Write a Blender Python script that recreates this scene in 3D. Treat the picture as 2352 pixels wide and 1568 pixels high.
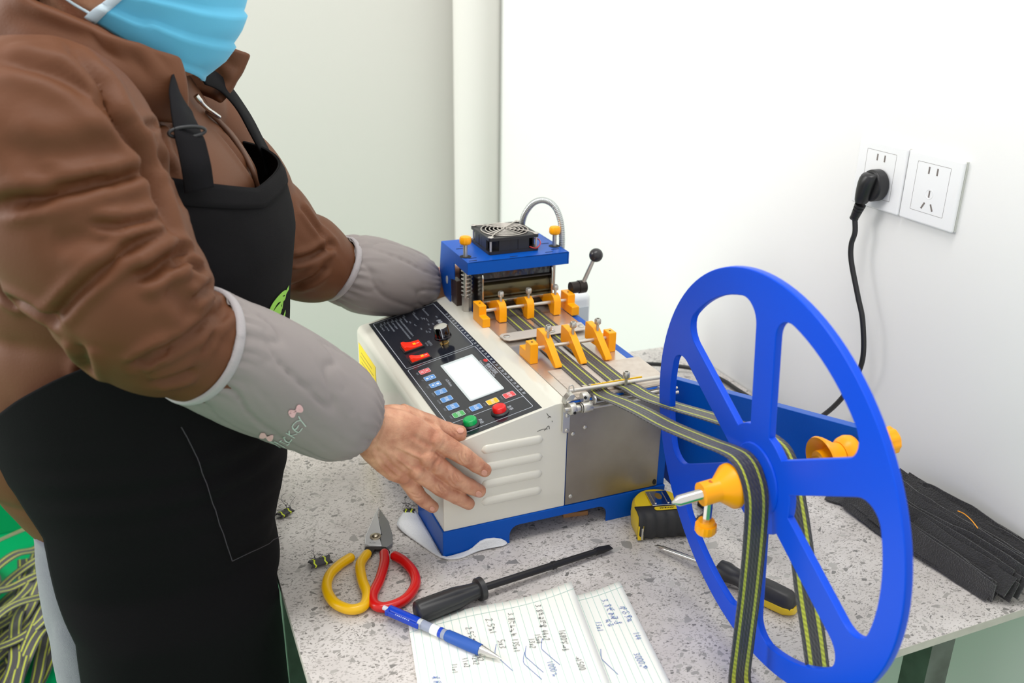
import bpy, bmesh, math, random
import numpy as np
from mathutils import Vector, Matrix
from mathutils.bvhtree import BVHTree
for o in list(bpy.data.objects): bpy.data.objects.remove(o, do_unlink=True)
S = bpy.context.scene
C = S.collection
random.seed(7)
PI = math.pi
# ------------------------------------------------------------------ camera
CAM = np.array([0.0, 0.0, 0.655])           # table top is z = 0, floor is z = -0.75
FPX = 2130.0
R = np.array([[0.92381608, 0.13317837, -0.35892531],
              [-0.38260073, 0.35407677, -0.85337349],
              [0.01343623, 0.92568524, 0.37805595]])
cam_data = bpy.data.cameras.new('camera')
cam = bpy.data.objects.new('camera', cam_data); C.objects.link(cam)
m4 = Matrix.Identity(4)
for i in range(3):
    for j in range(3): m4[i][j] = R[i][j]
m4.translation = Vector(CAM)
cam.matrix_world = m4
cam_data.sensor_width = 36.0; cam_data.sensor_fit = 'HORIZONTAL'
cam_data.lens = FPX / 2352 * 36
cam_data.clip_start = 0.05
cam_data.dof.use_dof = True; cam_data.dof.focus_distance = 1.10; cam_data.dof.aperture_fstop = 6.3
S.camera = cam
# ------------------------------------------------------------------ light
wd = bpy.data.worlds.new('world'); S.world = wd; wd.use_nodes = True
bg = wd.node_tree.nodes['Background']
bg.inputs[0].default_value = (1.0, 0.985, 0.965, 1); bg.inputs[1].default_value = 0.76
def area(name, loc, target, sx, sy, power, color=(1, 1, 1)):
    l = bpy.data.lights.new(name, 'AREA'); l.shape = 'RECTANGLE'; l.size = sx; l.size_y = sy
    l.energy = power; l.color = color
    o = bpy.data.objects.new(name, l); C.objects.link(o)
    o.location = loc
    d = Vector(target) - Vector(loc)
    o.rotation_euler = d.to_track_quat('-Z', 'Y').to_euler()
    return o
area('window_light', (-2.3, 1.75, 1.25), (0.6, 1.0, 0.1), 1.6, 1.5, 60, (1.0, 0.985, 0.975))
area('ceiling_lamp', (0.1, 0.7, 1.95), (0.1, 0.7, 0), 1.2, 0.5, 13, (1.0, 0.985, 0.96))
S.view_settings.view_transform = 'Standard'; S.view_settings.look = 'None'
S.view_settings.gamma = 1.0; S.view_settings.use_curve_mapping = False
S.view_settings.exposure = 0.40
# ------------------------------------------------------------------ geometry helpers
def ray(x, y):
    return R @ np.array([(x - 1176) / FPX, -(y - 784) / FPX, -1.0])
def onz(x, y, z=0.0):
    q = ray(x, y); return CAM + q * ((z - CAM[2]) / q[2])
def onx(x, y, X):
    q = ray(x, y); return CAM + q * (X / q[0])
def ony(x, y, Y):
    q = ray(x, y); return CAM + q * (Y / q[1])
def lin(c):
    c = c / 255.0
    return c / 12.92 if c <= 0.04045 else ((c + 0.055) / 1.055) ** 2.4
def rgb(r, g, b): return (lin(r), lin(g), lin(b), 1.0)

MATS = {}
def mat(name, color, rough=0.5, metal=0.0, spec=0.5, bump=None, var=None, coat=0.0, emit=None, sheen=0.0, trans=0.0, aniso=None):
    """bump=(scale, strength, detail) ; var=(scale, other colour, amount)"""
    if name in MATS: return MATS[name]
    m = bpy.data.materials.new(name); m.use_nodes = True
    nt = m.node_tree; b = nt.nodes['Principled BSDF']
    b.inputs['Base Color'].default_value = color
    b.inputs['Roughness'].default_value = rough
    b.inputs['Metallic'].default_value = metal
    b.inputs['Specular IOR Level'].default_value = spec
    b.inputs['Coat Weight'].default_value = coat
    if sheen: b.inputs['Sheen Weight'].default_value = sheen
    if trans: b.inputs['Transmission Weight'].default_value = trans
    if emit:
        b.inputs['Emission Color'].default_value = emit[0]; b.inputs['Emission Strength'].default_value = emit[1]
    tc = None
    if bump or var:
        tc = nt.nodes.new('ShaderNodeTexCoord')
    if var:
        n = nt.nodes.new('ShaderNodeTexNoise'); n.inputs['Scale'].default_value = var[0]; n.inputs['Detail'].default_value = 5
        r = nt.nodes.new('ShaderNodeValToRGB')
        r.color_ramp.elements[0].position = 0.35; r.color_ramp.elements[1].position = 0.7
        r.color_ramp.elements[0].color = color
        a = var[2]
        r.color_ramp.elements[1].color = tuple(color[i] * (1 - a) + var[1][i] * a for i in range(3)) + (1,)
        nt.links.new(tc.outputs['Object'], n.inputs['Vector'])
        nt.links.new(n.outputs['Fac'], r.inputs['Fac']); nt.links.new(r.outputs['Color'], b.inputs['Base Color'])
    if bump:
        n = nt.nodes.new('ShaderNodeTexNoise'); n.inputs['Scale'].default_value = bump[0]
        n.inputs['Detail'].default_value = bump[2] if len(bump) > 2 else 3
        if aniso:
            mp = nt.nodes.new('ShaderNodeMapping'); mp.inputs['Scale'].default_value = aniso
            nt.links.new(tc.outputs['Object'], mp.inputs['Vector']); nt.links.new(mp.outputs['Vector'], n.inputs['Vector'])
        else:
            nt.links.new(tc.outputs['Object'], n.inputs['Vector'])
        bp = nt.nodes.new('ShaderNodeBump'); bp.inputs['Strength'].default_value = bump[1]; bp.inputs['Distance'].default_value = 0.002
        nt.links.new(n.outputs['Fac'], bp.inputs['Height']); nt.links.new(bp.outputs['Normal'], b.inputs['Normal'])
    MATS[name] = m
    return m

class MB:
    """collects vertices / faces of one mesh"""
    def __init__(s): s.v = []; s.f = []; s.mi = []; s.cur = 0
    def add(s, verts, faces):
        n = len(s.v); s.v += [tuple(float(c) for c in p) for p in verts]
        s.f += [tuple(i + n for i in f) for f in faces]; s.mi += [s.cur] * len(faces)
        return s
    def box(s, x0, x1, y0, y1, z0, z1):
        v = [(x, y, z) for x in (x0, x1) for y in (y0, y1) for z in (z0, z1)]
        return s.add(v, [(0, 1, 3, 2), (4, 6, 7, 5), (0, 4, 5, 1), (2, 3, 7, 6), (0, 2, 6, 4), (1, 5, 7, 3)])
    def obox(s, c, ax, ay, az):
        c, ax, ay, az = (np.array(q, float) for q in (c, ax, ay, az))
        v = [c + i * ax + j * ay + k * az for i in (-1, 1) for j in (-1, 1) for k in (-1, 1)]
        fl = [(0, 1, 3, 2), (4, 6, 7, 5), (0, 4, 5, 1), (2, 3, 7, 6), (0, 2, 6, 4), (1, 5, 7, 3)]
        if np.dot(np.cross(ax, ay), az) < 0: fl = [f[::-1] for f in fl]
        return s.add(v, fl)
    def prism(s, poly, o, e1, e2, d):
        """poly 2D in (e1,e2) at origin o, extruded by vector d"""
        o, e1, e2, d = (np.array(q, float) for q in (o, e1, e2, d))
        n = len(poly)
        v = [o + a * e1 + b * e2 for a, b in poly] + [o + a * e1 + b * e2 + d for a, b in poly]
        fl = [tuple(range(n))[::-1], tuple(range(n, 2 * n))] + [(i, (i + 1) % n, n + (i + 1) % n, n + i) for i in range(n)]
        return s.add(v, fl)
    def loft(s, rings, closed=True, cap=True):
        n = len(rings[0]); base = len(s.v); v = [p for r in rings for p in r]; fl = []
        m = n if closed else n - 1
        for i in range(len(rings) - 1):
            for j in range(m):
                a = i * n + j; b = i * n + (j + 1) % n
                fl.append((a, b, b + n, a + n))
        if cap and closed:
            fl.append(tuple(range(n))[::-1]); fl.append(tuple((len(rings) - 1) * n + j for j in range(n)))
        return s.add(v, fl)
    def cyl(s, p0, p1, r, r1=None, n=20, cap=True):
        r1 = r if r1 is None else r1
        p0, p1 = np.array(p0, float), np.array(p1, float)
        e1, e2 = frame(p1 - p0)
        rr = lambda p, q: [p + q * (math.cos(t) * e1 + math.sin(t) * e2) for t in np.linspace(0, 2 * PI, n, endpoint=False)]
        return s.loft([rr(p0, r), rr(p1, r1)], cap=cap)
    def lathe(s, o, axis, prof, n=28, wob=None):
        """prof: list of (dist along axis, radius)"""
        o = np.array(o, float); axis = np.array(axis, float); axis = axis / np.linalg.norm(axis); e1, e2 = frame(axis)
        rings = []
        for k, (a, r) in enumerate(prof):
            rings.append([o + a * axis + (r * (1 + (wob(t, k) if wob else 0))) * (math.cos(t) * e1 + math.sin(t) * e2) for t in np.linspace(0, 2 * PI, n, endpoint=False)])
        return s.loft(rings)
    def tube(s, pts, r, n=12, closed=False, cap=True):
        pts = np.array(pts, float); N = len(pts)
        rad = np.full(N, r) if np.isscalar(r) else np.array(r, float)
        T = np.gradient(pts, axis=0)
        if closed:
            T = np.roll(pts, -1, 0) - np.roll(pts, 1, 0)
        T /= np.linalg.norm(T, axis=1)[:, None]
        e1, _ = frame(T[0]); rings = []
        for i in range(N):
            e1 = e1 - T[i] * np.dot(e1, T[i]); e1 /= np.linalg.norm(e1); e2 = np.cross(T[i], e1)
            rings.append([pts[i] + rad[i] * (math.cos(t) * e1 + math.sin(t) * e2) for t in np.linspace(0, 2 * PI, n, endpoint=False)])
        if closed: rings.append(rings[0]); return s.loft(rings, cap=False)
        return s.loft(rings, cap=cap)
    def ball(s, c, r, n=20, m=12, sc=(1, 1, 1)):
        c = np.array(c, float); rings = []
        for i in range(1, m):
            a = PI * i / m
            rings.append([c + r * np.array((sc[0] * math.sin(a) * math.cos(t), sc[1] * math.sin(a) * math.sin(t), sc[2] * -math.cos(a))) for t in np.linspace(0, 2 * PI, n, endpoint=False)])
        return s.loft(rings)
    def grid(s, P, flip=False):
        """P[i][j] points"""
        P = np.array(P, float); a, b = P.shape[:2]
        fl = []
        for i in range(a - 1):
            for j in range(b - 1):
                q = (i * b + j, i * b + j + 1, (i + 1) * b + j + 1, (i + 1) * b + j)
                fl.append(q[::-1] if flip else q)
        return s.add(P.reshape(-1, 3), fl)
    def mesh(s, name, off=(0, 0, 0)):
        me = bpy.data.meshes.new(name)
        o = np.array(off, float)
        me.from_pydata([tuple(np.array(p) - o) for p in s.v], [], s.f)
        me.update()
        return me
def frame(d):
    d = np.array(d, float); d /= np.linalg.norm(d)
    u = np.array((0, 0, 1.0)) if abs(d[2]) < 0.9 else np.array((1.0, 0, 0))
    e1 = np.cross(u, d); e1 /= np.linalg.norm(e1); e2 = np.cross(d, e1)
    return e1, e2
def fixnormals(me):
    bm = bmesh.new(); bm.from_mesh(me); bmesh.ops.recalc_face_normals(bm, faces=bm.faces); bm.to_mesh(me); bm.free()
def obj(name, mb, m, parent=None, bevel=0.0, seg=2, smooth=40, subsurf=0, solid=0.0, raw=False):
    """one mesh object; vertices are given in world space and stored relative to the root's base point"""
    off = np.zeros(3)
    if parent is not None:
        r = parent
        while r.parent is not None: r = r.parent
        off = np.array(r.location)
    me = mb.mesh(name, off) if isinstance(mb, MB) else mb
    if not raw: fixnormals(me)
    mats = m if isinstance(m, (list, tuple)) else [m]
    for q in mats: me.materials.append(q)
    if isinstance(mb, MB) and len(mats) > 1:
        me.polygons.foreach_set('material_index', mb.mi)
    if smooth:
        me.shade_smooth()
        if smooth < 180: me.set_sharp_from_angle(angle=math.radians(smooth))
    o = bpy.data.objects.new(name, me); C.objects.link(o)
    if parent is not None: o.parent = parent
    if solid:
        q = o.modifiers.new('solid', 'SOLIDIFY'); q.thickness = solid; q.offset = 0
    if bevel:
        q = o.modifiers.new('bevel', 'BEVEL'); q.width = bevel; q.segments = seg; q.limit_method = 'ANGLE'; q.angle_limit = math.radians(35)
        q.harden_normals = True
    if subsurf:
        q = o.modifiers.new('sub', 'SUBSURF'); q.levels = subsurf; q.render_levels = subsurf
    return o
def thing(name, label, cat, loc, group=None):
    o = bpy.data.objects.new(name, None); C.objects.link(o); o.location = loc; o.empty_display_size = 0.02
    return tag(o, label, cat, group)
def tag(o, label=None, cat=None, group=None, kind=None):
    if label: o['label'] = label
    if cat: o['category'] = cat
    if group: o['group'] = group
    if kind: o['kind'] = kind
    return o
def single(name, mb, m, label, cat, group=None, **k):
    """a thing that is one mesh, origin at its base"""
    v = np.array(mb.v); base = np.array((v[:, 0].mean(), v[:, 1].mean(), v[:, 2].min()))
    mb.v = [tuple(p - base) for p in v]
    o = obj(name, mb, m, **k); o.location = base
    return tag(o, label, cat, group)
def catmull(P, n, closed=False):
    P = np.array(P, float); N = len(P); out = []
    ts = np.linspace(0, N if closed else N - 1, n, endpoint=not closed)
    for t in ts:
        i = int(min(math.floor(t), (N if closed else N - 1) - (0 if closed else 1))); f = t - i
        g = (lambda k: P[k % N]) if closed else (lambda k: P[min(max(k, 0), N - 1)])
        p0, p1, p2, p3 = g(i - 1), g(i), g(i + 1), g(i + 2)
        out.append(0.5 * ((2 * p1) + (-p0 + p2) * f + (2 * p0 - 5 * p1 + 4 * p2 - p3) * f * f + (-p0 + 3 * p1 - 3 * p2 + p3) * f ** 3))
    return np.array(out)
def vnoise(p, scale, seed=0):
    """vectorised value noise, p (N,3) -> (N,) in -1..1"""
    q = np.asarray(p, float) * scale + seed * 17.31
    i = np.floor(q).astype(np.int64); f = q - i; f = f * f * (3 - 2 * f); r = 0
    def h(a, b, c):
        n = (a * 374761393 + b * 668265263 + c * 2147483647 + seed * 1274126177) & 0xffffffff
        n = ((n ^ (n >> 13)) * 1274126177) & 0xffffffff
        return ((n ^ (n >> 16)) & 0xffff) / 32767.5 - 1
    for a in (0, 1):
        for b in (0, 1):
            for c in (0, 1):
                wgt = (f[:, 0] if a else 1 - f[:, 0]) * (f[:, 1] if b else 1 - f[:, 1]) * (f[:, 2] if c else 1 - f[:, 2])
                r = r + wgt * h(i[:, 0] + a, i[:, 1] + b, i[:, 2] + c)
    return r
def text(name, body, size, o, xd, yd, m, parent, align='CENTER', sx=1.0):
    """flat lettering: o = anchor point in world, xd/yd = reading and up directions"""
    cu = bpy.data.curves.new(name, 'FONT'); cu.body = body; cu.size = size; cu.align_x = align; cu.align_y = 'CENTER'
    t = bpy.data.objects.new(name, cu); C.objects.link(t)
    bpy.context.view_layer.update()
    dg = bpy.context.evaluated_depsgraph_get()
    me = bpy.data.meshes.new_from_object(t.evaluated_get(dg))
    bpy.data.objects.remove(t, do_unlink=True)
    xd = np.array(xd, float); yd = np.array(yd, float)
    r = parent
    while r.parent is not None: r = r.parent
    off = np.array(r.location); o = np.array(o, float)
    n = len(me.vertices); co = np.empty(n * 3); me.vertices.foreach_get('co', co); co = co.reshape(-1, 3)
    w = o + co[:, :1] * sx * xd + co[:, 1:2] * yd - off
    me.vertices.foreach_set('co', w.ravel()); me.update(); me.name = name
    me.materials.clear(); me.materials.append(m)
    ob = bpy.data.objects.new(name, me); C.objects.link(ob); ob.parent = parent
    return ob
def strokes(mb, lines, width, nrm, lift=0.0):
    """flat ribbons along 3D polylines lying on a surface with normal nrm (vector or list per line)"""
    for L in lines:
        L = np.array(L, float)
        if len(L) < 2: continue
        T = np.gradient(L, axis=0); T /= (np.linalg.norm(T, axis=1)[:, None] + 1e-12)
        n = np.array(nrm, float); 
        if n.ndim == 1: n = np.repeat(n[None], len(L), 0)
        B = np.cross(n, T); B /= (np.linalg.norm(B, axis=1)[:, None] + 1e-12)
        a = L + B * width / 2 + n * lift; b = L - B * width / 2 + n * lift
        mb.grid(np.stack([a, b], 1))
    return mb
# ------------------------------------------------------------------ materials
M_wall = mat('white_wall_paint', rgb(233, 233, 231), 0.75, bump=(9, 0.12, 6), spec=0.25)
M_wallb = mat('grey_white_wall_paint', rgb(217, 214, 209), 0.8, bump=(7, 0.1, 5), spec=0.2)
M_green = mat('green_floor_paint', rgb(0, 150, 90), 0.34, bump=(30, 0.08), var=(5, rgb(0, 138, 80), 0.6), spec=0.4)
M_white = mat('machine_cream_paint', rgb(220, 217, 204), 0.24, coat=0.5, bump=(120, 0.03))
M_blue = mat('machine_blue_paint', rgb(0, 82, 180), 0.36, spec=0.22, bump=(300, 0.05))
M_wheel = mat('wheel_blue_plastic', rgb(0, 74, 214), 0.36, spec=0.22)
M_steel = mat('brushed_steel', rgb(168, 160, 150), 0.42, 1.0, bump=(60, 0.05, 4), var=(18, rgb(146, 138, 128), 0.7))
M_deck = mat('deck_steel', rgb(214, 206, 198), 0.26, 0.8, bump=(200, 0.02))
M_tin = mat('dull_tin_plate', rgb(210, 200, 190), 0.48, 0.5, var=(90, rgb(188, 174, 162), 0.6))
M_chrome = mat('chrome', rgb(214, 212, 208), 0.14, 1.0)
M_nickel = mat('nickel', rgb(200, 197, 190), 0.3, 0.75)
M_rod = mat('zinc_rod', rgb(206, 200, 192), 0.32, 0.6)
M_orange = mat('orange_plastic', rgb(255, 168, 0), 0.34, spec=0.35)
M_black = mat('black_plastic', rgb(34, 33, 36), 0.42)
M_blackgloss = mat('panel_black_gloss', rgb(26, 29, 38), 0.12, spec=0.5, var=(240, rgb(44, 46, 54), 0.5))
M_darkmet = mat('blackened_steel', rgb(52, 46, 44), 0.34, 0.7)
M_brown = mat('dark_bronze_roller', rgb(74, 66, 48), 0.2, 0.6, var=(30, rgb(100, 88, 46), 0.6))
M_print = mat('white_print', rgb(196, 202, 212), 0.5)
M_dimprint = mat('grey_print', rgb(140, 146, 156), 0.5)
M_redprint = mat('red_print', rgb(200, 40, 40), 0.5)
M_yellow = mat('yellow_sticker', rgb(248, 222, 36), 0.5)
M_cable = mat('black_rubber', rgb(28, 28, 30), 0.38)
M_rubberdark = mat('dark_gap', rgb(14, 14, 16), 0.7)
def stick(name, r, g, b, rough=0.35): return mat(name, rgb(r, g, b), rough)

def terrazzo():
    m = bpy.data.materials.new('terrazzo'); m.use_nodes = True; nt = m.node_tree; b = nt.nodes['Principled BSDF']
    L = nt.links.new; N = nt.nodes.new
    tc = N('ShaderNodeTexCoord')
    wn = N('ShaderNodeTexNoise'); wn.inputs['Scale'].default_value = 26; wn.inputs['Detail'].default_value = 2
    L(tc.outputs['Object'], wn.inputs['Vector'])
    mx = N('ShaderNodeVectorMath'); mx.operation = 'MULTIPLY_ADD'; mx.inputs[1].default_value = (0.018, 0.018, 0.0)
    L(wn.outputs['Color'], mx.inputs[0]); L(tc.outputs['Object'], mx.inputs[2])
    base = N('ShaderNodeTexNoise'); base.inputs['Scale'].default_value = 14; base.inputs['Detail'].default_value = 6
    L(tc.outputs['Object'], base.inputs['Vector'])
    cr = N('ShaderNodeValToRGB'); cr.color_ramp.elements[0].color = rgb(190, 184, 180); cr.color_ramp.elements[1].color = rgb(212, 207, 203)
    cr.color_ramp.elements[0].position = 0.35; cr.color_ramp.elements[1].position = 0.65
    L(base.outputs['Fac'], cr.inputs['Fac']); prev = cr.outputs['Color']
    for k, (sc, thr, edge, c0, c1, strch) in enumerate([(520, 0.24, 0.10, (138, 134, 130), (182, 177, 171), 1.6),
                                           (270, 0.13, 0.12, (120, 117, 113), (176, 171, 166), 1.5),
                                           (130, 0.075, 0.14, (118, 116, 113), (190, 186, 180), 1.35),
                                           (70, 0.05, 0.15, (124, 122, 119), (198, 194, 189), 1.2)]):
        mp = N('ShaderNodeMapping'); mp.inputs['Scale'].default_value = (1, strch, 0.0); mp.inputs['Rotation'].default_value = (0, 0, 0.5 + k * 1.1)
        mp.inputs['Location'].default_value = (k * 3.1, k * 1.7, 0)
        L(mx.outputs[0], mp.inputs['Vector'])
        v1 = N('ShaderNodeTexVoronoi'); v1.voronoi_dimensions = '2D'; v1.inputs['Scale'].default_value = sc
        v2 = N('ShaderNodeTexVoronoi'); v2.voronoi_dimensions = '2D'; v2.feature = 'DISTANCE_TO_EDGE'; v2.inputs['Scale'].default_value = sc
        L(mp.outputs[0], v1.inputs['Vector']); L(mp.outputs[0], v2.inputs['Vector'])
        sp = N('ShaderNodeSeparateColor'); L(v1.outputs['Color'], sp.inputs[0])
        a = N('ShaderNodeMath'); a.operation = 'LESS_THAN'; a.inputs[1].default_value = thr; L(sp.outputs[0], a.inputs[0])
        d = N('ShaderNodeMath'); d.operation = 'GREATER_THAN'; d.inputs[1].default_value = edge; L(v2.outputs['Distance'], d.inputs[0])
        f = N('ShaderNodeMath'); f.operation = 'MULTIPLY'; L(a.outputs[0], f.inputs[0]); L(d.outputs[0], f.inputs[1])
        cc = N('ShaderNodeMix'); cc.data_type = 'RGBA'; cc.inputs[6].default_value = rgb(*c0); cc.inputs[7].default_value = rgb(*c1)
        L(sp.outputs[1], cc.inputs[0])
        mi = N('ShaderNodeMix'); mi.data_type = 'RGBA'; L(f.outputs[0], mi.inputs[0]); L(prev, mi.inputs[6]); L(cc.outputs[2], mi.inputs[7])
        prev = mi.outputs[2]
    L(prev, b.inputs['Base Color']); b.inputs['Roughness'].default_value = 0.24; b.inputs['Specular IOR Level'].default_value = 0.55
    return m
M_terr = terrazzo()

# ------------------------------------------------------------------ the setting
def struct(name, mb, m, label=None, cat=None, **k):
    o = obj(name, mb, m, **k); o['kind'] = 'structure'
    if label: o['label'] = label
    return o
XW, YW, ZF = 0.91, 2.42, -0.75
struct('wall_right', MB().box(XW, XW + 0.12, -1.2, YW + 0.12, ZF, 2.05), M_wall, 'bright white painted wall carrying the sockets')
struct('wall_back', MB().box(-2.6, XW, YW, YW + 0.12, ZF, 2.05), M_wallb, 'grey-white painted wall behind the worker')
struct('floor', MB().box(-2.6, XW + 0.12, -1.2, YW + 0.12, ZF - 0.1, ZF), M_green, 'green painted floor')
struct('baseboard_back', MB().box(-2.6, XW, YW - 0.012, YW, ZF, ZF + 0.145), M_green, 'green painted skirting along the back wall', bevel=0.003)
pipe = MB(); pipe.lathe((0.865, 2.31, ZF), (0, 0, 1), [(0, 0.062), (2.8, 0.062)], n=40)
struct('trim_1', pipe, M_wallb, 'white boxed pipe running up the room corner', smooth=60)

# work table -------------------------------------------------------
TX0, TX1, TY0, TY1 = 0.0975, 0.9085, 0.555, 1.357
table = thing('work_table', 'grey speckled terrazzo work table pushed against the white wall', 'table', (0.5, 0.95, ZF))
tt = MB().box(TX0, TX1, TY0, TY1, -0.011, 0.0); tt.mi = [1, 1, 1, 1, 1, 0]
obj('table_top', tt, [M_terr, mat('slab_edge', rgb(196, 190, 182), 0.6, var=(60, rgb(176, 170, 162), 0.5))], table, bevel=0.0008)
M_leg = mat('weathered_leg_steel', rgb(112, 118, 112), 0.5, 0.5, var=(25, rgb(84, 86, 80), 0.8))
for (x, y, sx, sy) in ((0.753, 0.578, 1, 1), (0.14, 0.60, 1, 1), (0.84, 1.32, 1, -1), (0.14, 1.32, 1, -1)):
    q = MB(); t = 0.003
    q.prism([(0, 0), (0.034 * sx, 0), (0.034 * sx, t * sy), (t * sx, t * sy), (t * sx, 0.034 * sy), (0, 0.034 * sy)], (x, y, ZF), (1, 0, 0), (0, 1, 0), (0, 0, -0.0112 - ZF))
    lg = obj('leg', q, M_leg, table)
    if y < 0.59:
        w = MB(); rr = np.linspace(0, 2 * PI, 9, endpoint=False)
        w.loft([[(x + 0.006 + (0.010 + 0.003 * math.sin(3 * a + i)) * s_ * math.cos(a), y - 0.004 + 0.006 * s_ * math.sin(a), -0.013 - 0.004 * i) for a in rr] for i, s_ in enumerate((0.7, 1, 0.5))])
        obj('putty_blob', w, stick('white_putty', 225, 226, 222), lg)
rails = MB().box(0.15, 0.87, 1.315, 1.318, -0.04, -0.0115)
obj('apron_rail', rails, M_leg, table)

# ------------------------------------------------------------------ strap cutting machine
Y0, Y1 = 0.8806, 1.285
mach = thing('strap_cutting_machine', 'cream and blue strap cutting machine with control panel and top fan', 'machine', (0.436, 1.08, 0.0))
DK = 0.1775
# base tray with a cut-out foot line
def cutout(x0, x1, c0, c1, h):
    p = [(x0, 0), (x0, 0.035), (x1, 0.035), (x1, 0)]
    arc = [(c1, 0)] + [(c1 - 0.012 + 0.012 * math.cos(a), h - 0.012 + 0.012 * math.sin(a)) for a in np.linspace(0, PI / 2, 6)]
    arc += [(c0 + 0.012 - 0.012 * math.sin(a), h - 0.012 + 0.012 * math.cos(a)) for a in np.linspace(0, PI / 2, 6)] + [(c0, 0)]
    return p + arc
bs = MB()
bs.prism(cutout(0.2855, 0.5865, 0.3705, 0.5025, 0.0235), (0, Y0 - 0.0015, 0), (1, 0, 0), (0, 0, 1), (0, 0.002, 0))
bs.prism(cutout(0.2855, 0.5865, 0.3705, 0.5025, 0.0235), (0, Y1 - 0.0005, 0), (1, 0, 0), (0, 0, 1), (0, 0.002, 0))
for xx in (0.2855, 0.5845):
    bs.prism(cutout(Y0, Y1, Y0 + 0.1, Y1 - 0.1, 0.0235), (xx, 0, 0), (0, 1, 0), (0, 0, 1), (0.002, 0, 0))
bs.box(0.2858, 0.5862, Y0, Y1, 0.033, 0.0352)
obj('base_frame', bs, M_blue, mach, bevel=0.0006)
# cream sheet-metal body, bent profile
SL = 0.22; cs = math.hypot(1, SL)
UD = np.array((1, 0, SL)) / cs; PN = np.array((-SL, 0, 1)) / cs
P0 = np.array((0.3069, 0.884, 0.1507))
def fil(pts, rads, n=7):
    out = []; N = len(pts)
    for i in range(N):
        p = np.array(pts[i]); r = rads[i]
        if r == 0: out.append(tuple(p)); continue
        a = np.array(pts[i - 1]) - p; b = np.array(pts[(i + 1) % N]) - p
        a /= np.linalg.norm(a); b /= np.linalg.norm(b); h = math.acos(np.clip(a @ b, -1, 1)) / 2; d = r / math.tan(h)
        c = p + (a + b) / np.linalg.norm(a + b) * (r / math.sin(h)); p1 = p + a * d; p2 = p + b * d
        a1 = math.atan2(*(p1 - c)[::-1]); a2 = math.atan2(*(p2 - c)[::-1]); dd = (a2 - a1 + PI) % (2 * PI) - PI
        out += [(c[0] + r * math.cos(a1 + dd * k / (n - 1)), c[1] + r * math.sin(a1 + dd * k / (n - 1))) for k in range(n)]
    return out
prof = fil([(0.2872, 0.0353), (0.2872, 0.1462), (0.4275, DK), (0.4435, DK), (0.4435, 0.0353)], [0, 0.011, 0.03, 0.001, 0])
obj('body_shell', MB().prism(prof, (0, Y0, 0), (1, 0, 0), (0, 0, 1), (0, Y1 - Y0, 0)), M_white, mach, bevel=0.0012, smooth=50)
obj('side_frame', MB().box(0.4437, 0.5862, Y0 + 0.0012, Y1, 0.0354, DK - 0.0022), M_blue, mach, bevel=0.001)
sp = obj('steel_front_plate', MB().box(0.4442, 0.5742, Y0 - 0.0006, Y0 + 0.0011, 0.0365, DK - 0.003), M_steel, mach, bevel=0.0003)
def screw(o, ax, r, h, parent, m=M_nickel, name='screw', slot=True):
    o = np.array(o, float); ax = np.array(ax, float)
    q = MB(); q.lathe(o, ax, [(0, r), (h * 0.5, r), (h * 0.85, r * 0.8), (h, r * 0.35)], n=16)
    s_ = obj(name, q, m, parent, smooth=50)
    if slot:
        e1, e2 = frame(ax); k = MB()
        k.obox(o + ax * h, e1 * r * 0.55, e2 * r * 0.13, ax * h * 0.06); k.obox(o + ax * h, e1 * r * 0.13, e2 * r * 0.55, ax * h * 0.06)
        obj('cross_slot', k, M_rubberdark, s_) if s_.parent.parent is None else None
    return s_
NY = (0, -1, 0)
for x, z in ((0.4508, 0.1343), (0.4666, 0.1403), (0.451, 0.0478), (0.4667, 0.1625)):
    screw((x, Y0 - 0.0006, z), NY, 0.0027, 0.0016, sp)
q = MB(); q.lathe((0.5705, Y0 - 0.0007, 0.0425), NY, [(0, 0.0024), (0.0008, 0.0024)], n=14)
q.v = [(x, y, 0.0425 + (z - 0.0425) * 1.6) for x, y, z in q.v]
obj('slot_hole', q, M_rubberdark, sp)
# pressed louvres
for i, z in enumerate((0.1345, 0.111, 0.0883, 0.0650)):
    rings = []; n = 22
    for k in range(n + 1):
        t = k / n; x = 0.3335 + t * 0.079
        e = min(t, 1 - t) * 79 / 7; wgt = math.sqrt(max(0.0, 1 - (1 - min(e, 1)) ** 2)) if e < 1 else 1
        wgt = max(wgt, 0.05)
        rings.append([(x, Y0 + 0.0004 - 0.0032 * wgt * (math.sin(a) ** 0.8 if math.sin(a) > 0 else 0), z + 0.0062 * wgt * math.cos(a) * (1.0 if math.cos(a) > 0 else 0.85)) for a in np.linspace(0, PI, 12)])
    obj('louvre', MB().loft(rings, closed=False), M_white, mach, smooth=60)
scf = [[(1256, 949), (1260, 955), (1266, 958)], [(1258, 960), (1264, 956)], [(1234, 991), (1246, 986), (1258, 985)], [(1250, 989), (1260, 978), (1262, 985)], [(1268, 966), (1269, 969)]]
obj('scuff_mark', strokes(MB(), [catmull([ony(x, y, Y0 - 0.0003) for x, y in L], 10) for L in scf], 0.0008, (0, -1, 0)), stick('scuff_grey', 96, 94, 88, 0.8), mach, smooth=0)
# yellow warning sheet on the left wall
st = obj('warning_sticker', MB().box(0.2866, 0.2871, 1.178, 1.276, 0.052, 0.124), M_yellow, mach)
q = MB()
for k in range(8): q.box(0.28645, 0.2865, 1.19 + 0.008 * (k % 3), 1.268 - 0.006 * (k % 2), 0.060 + k * 0.0075, 0.0612 + k * 0.0075)
obj('sticker_print', q, stick('faded_print', 120, 104, 30), st)

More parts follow.
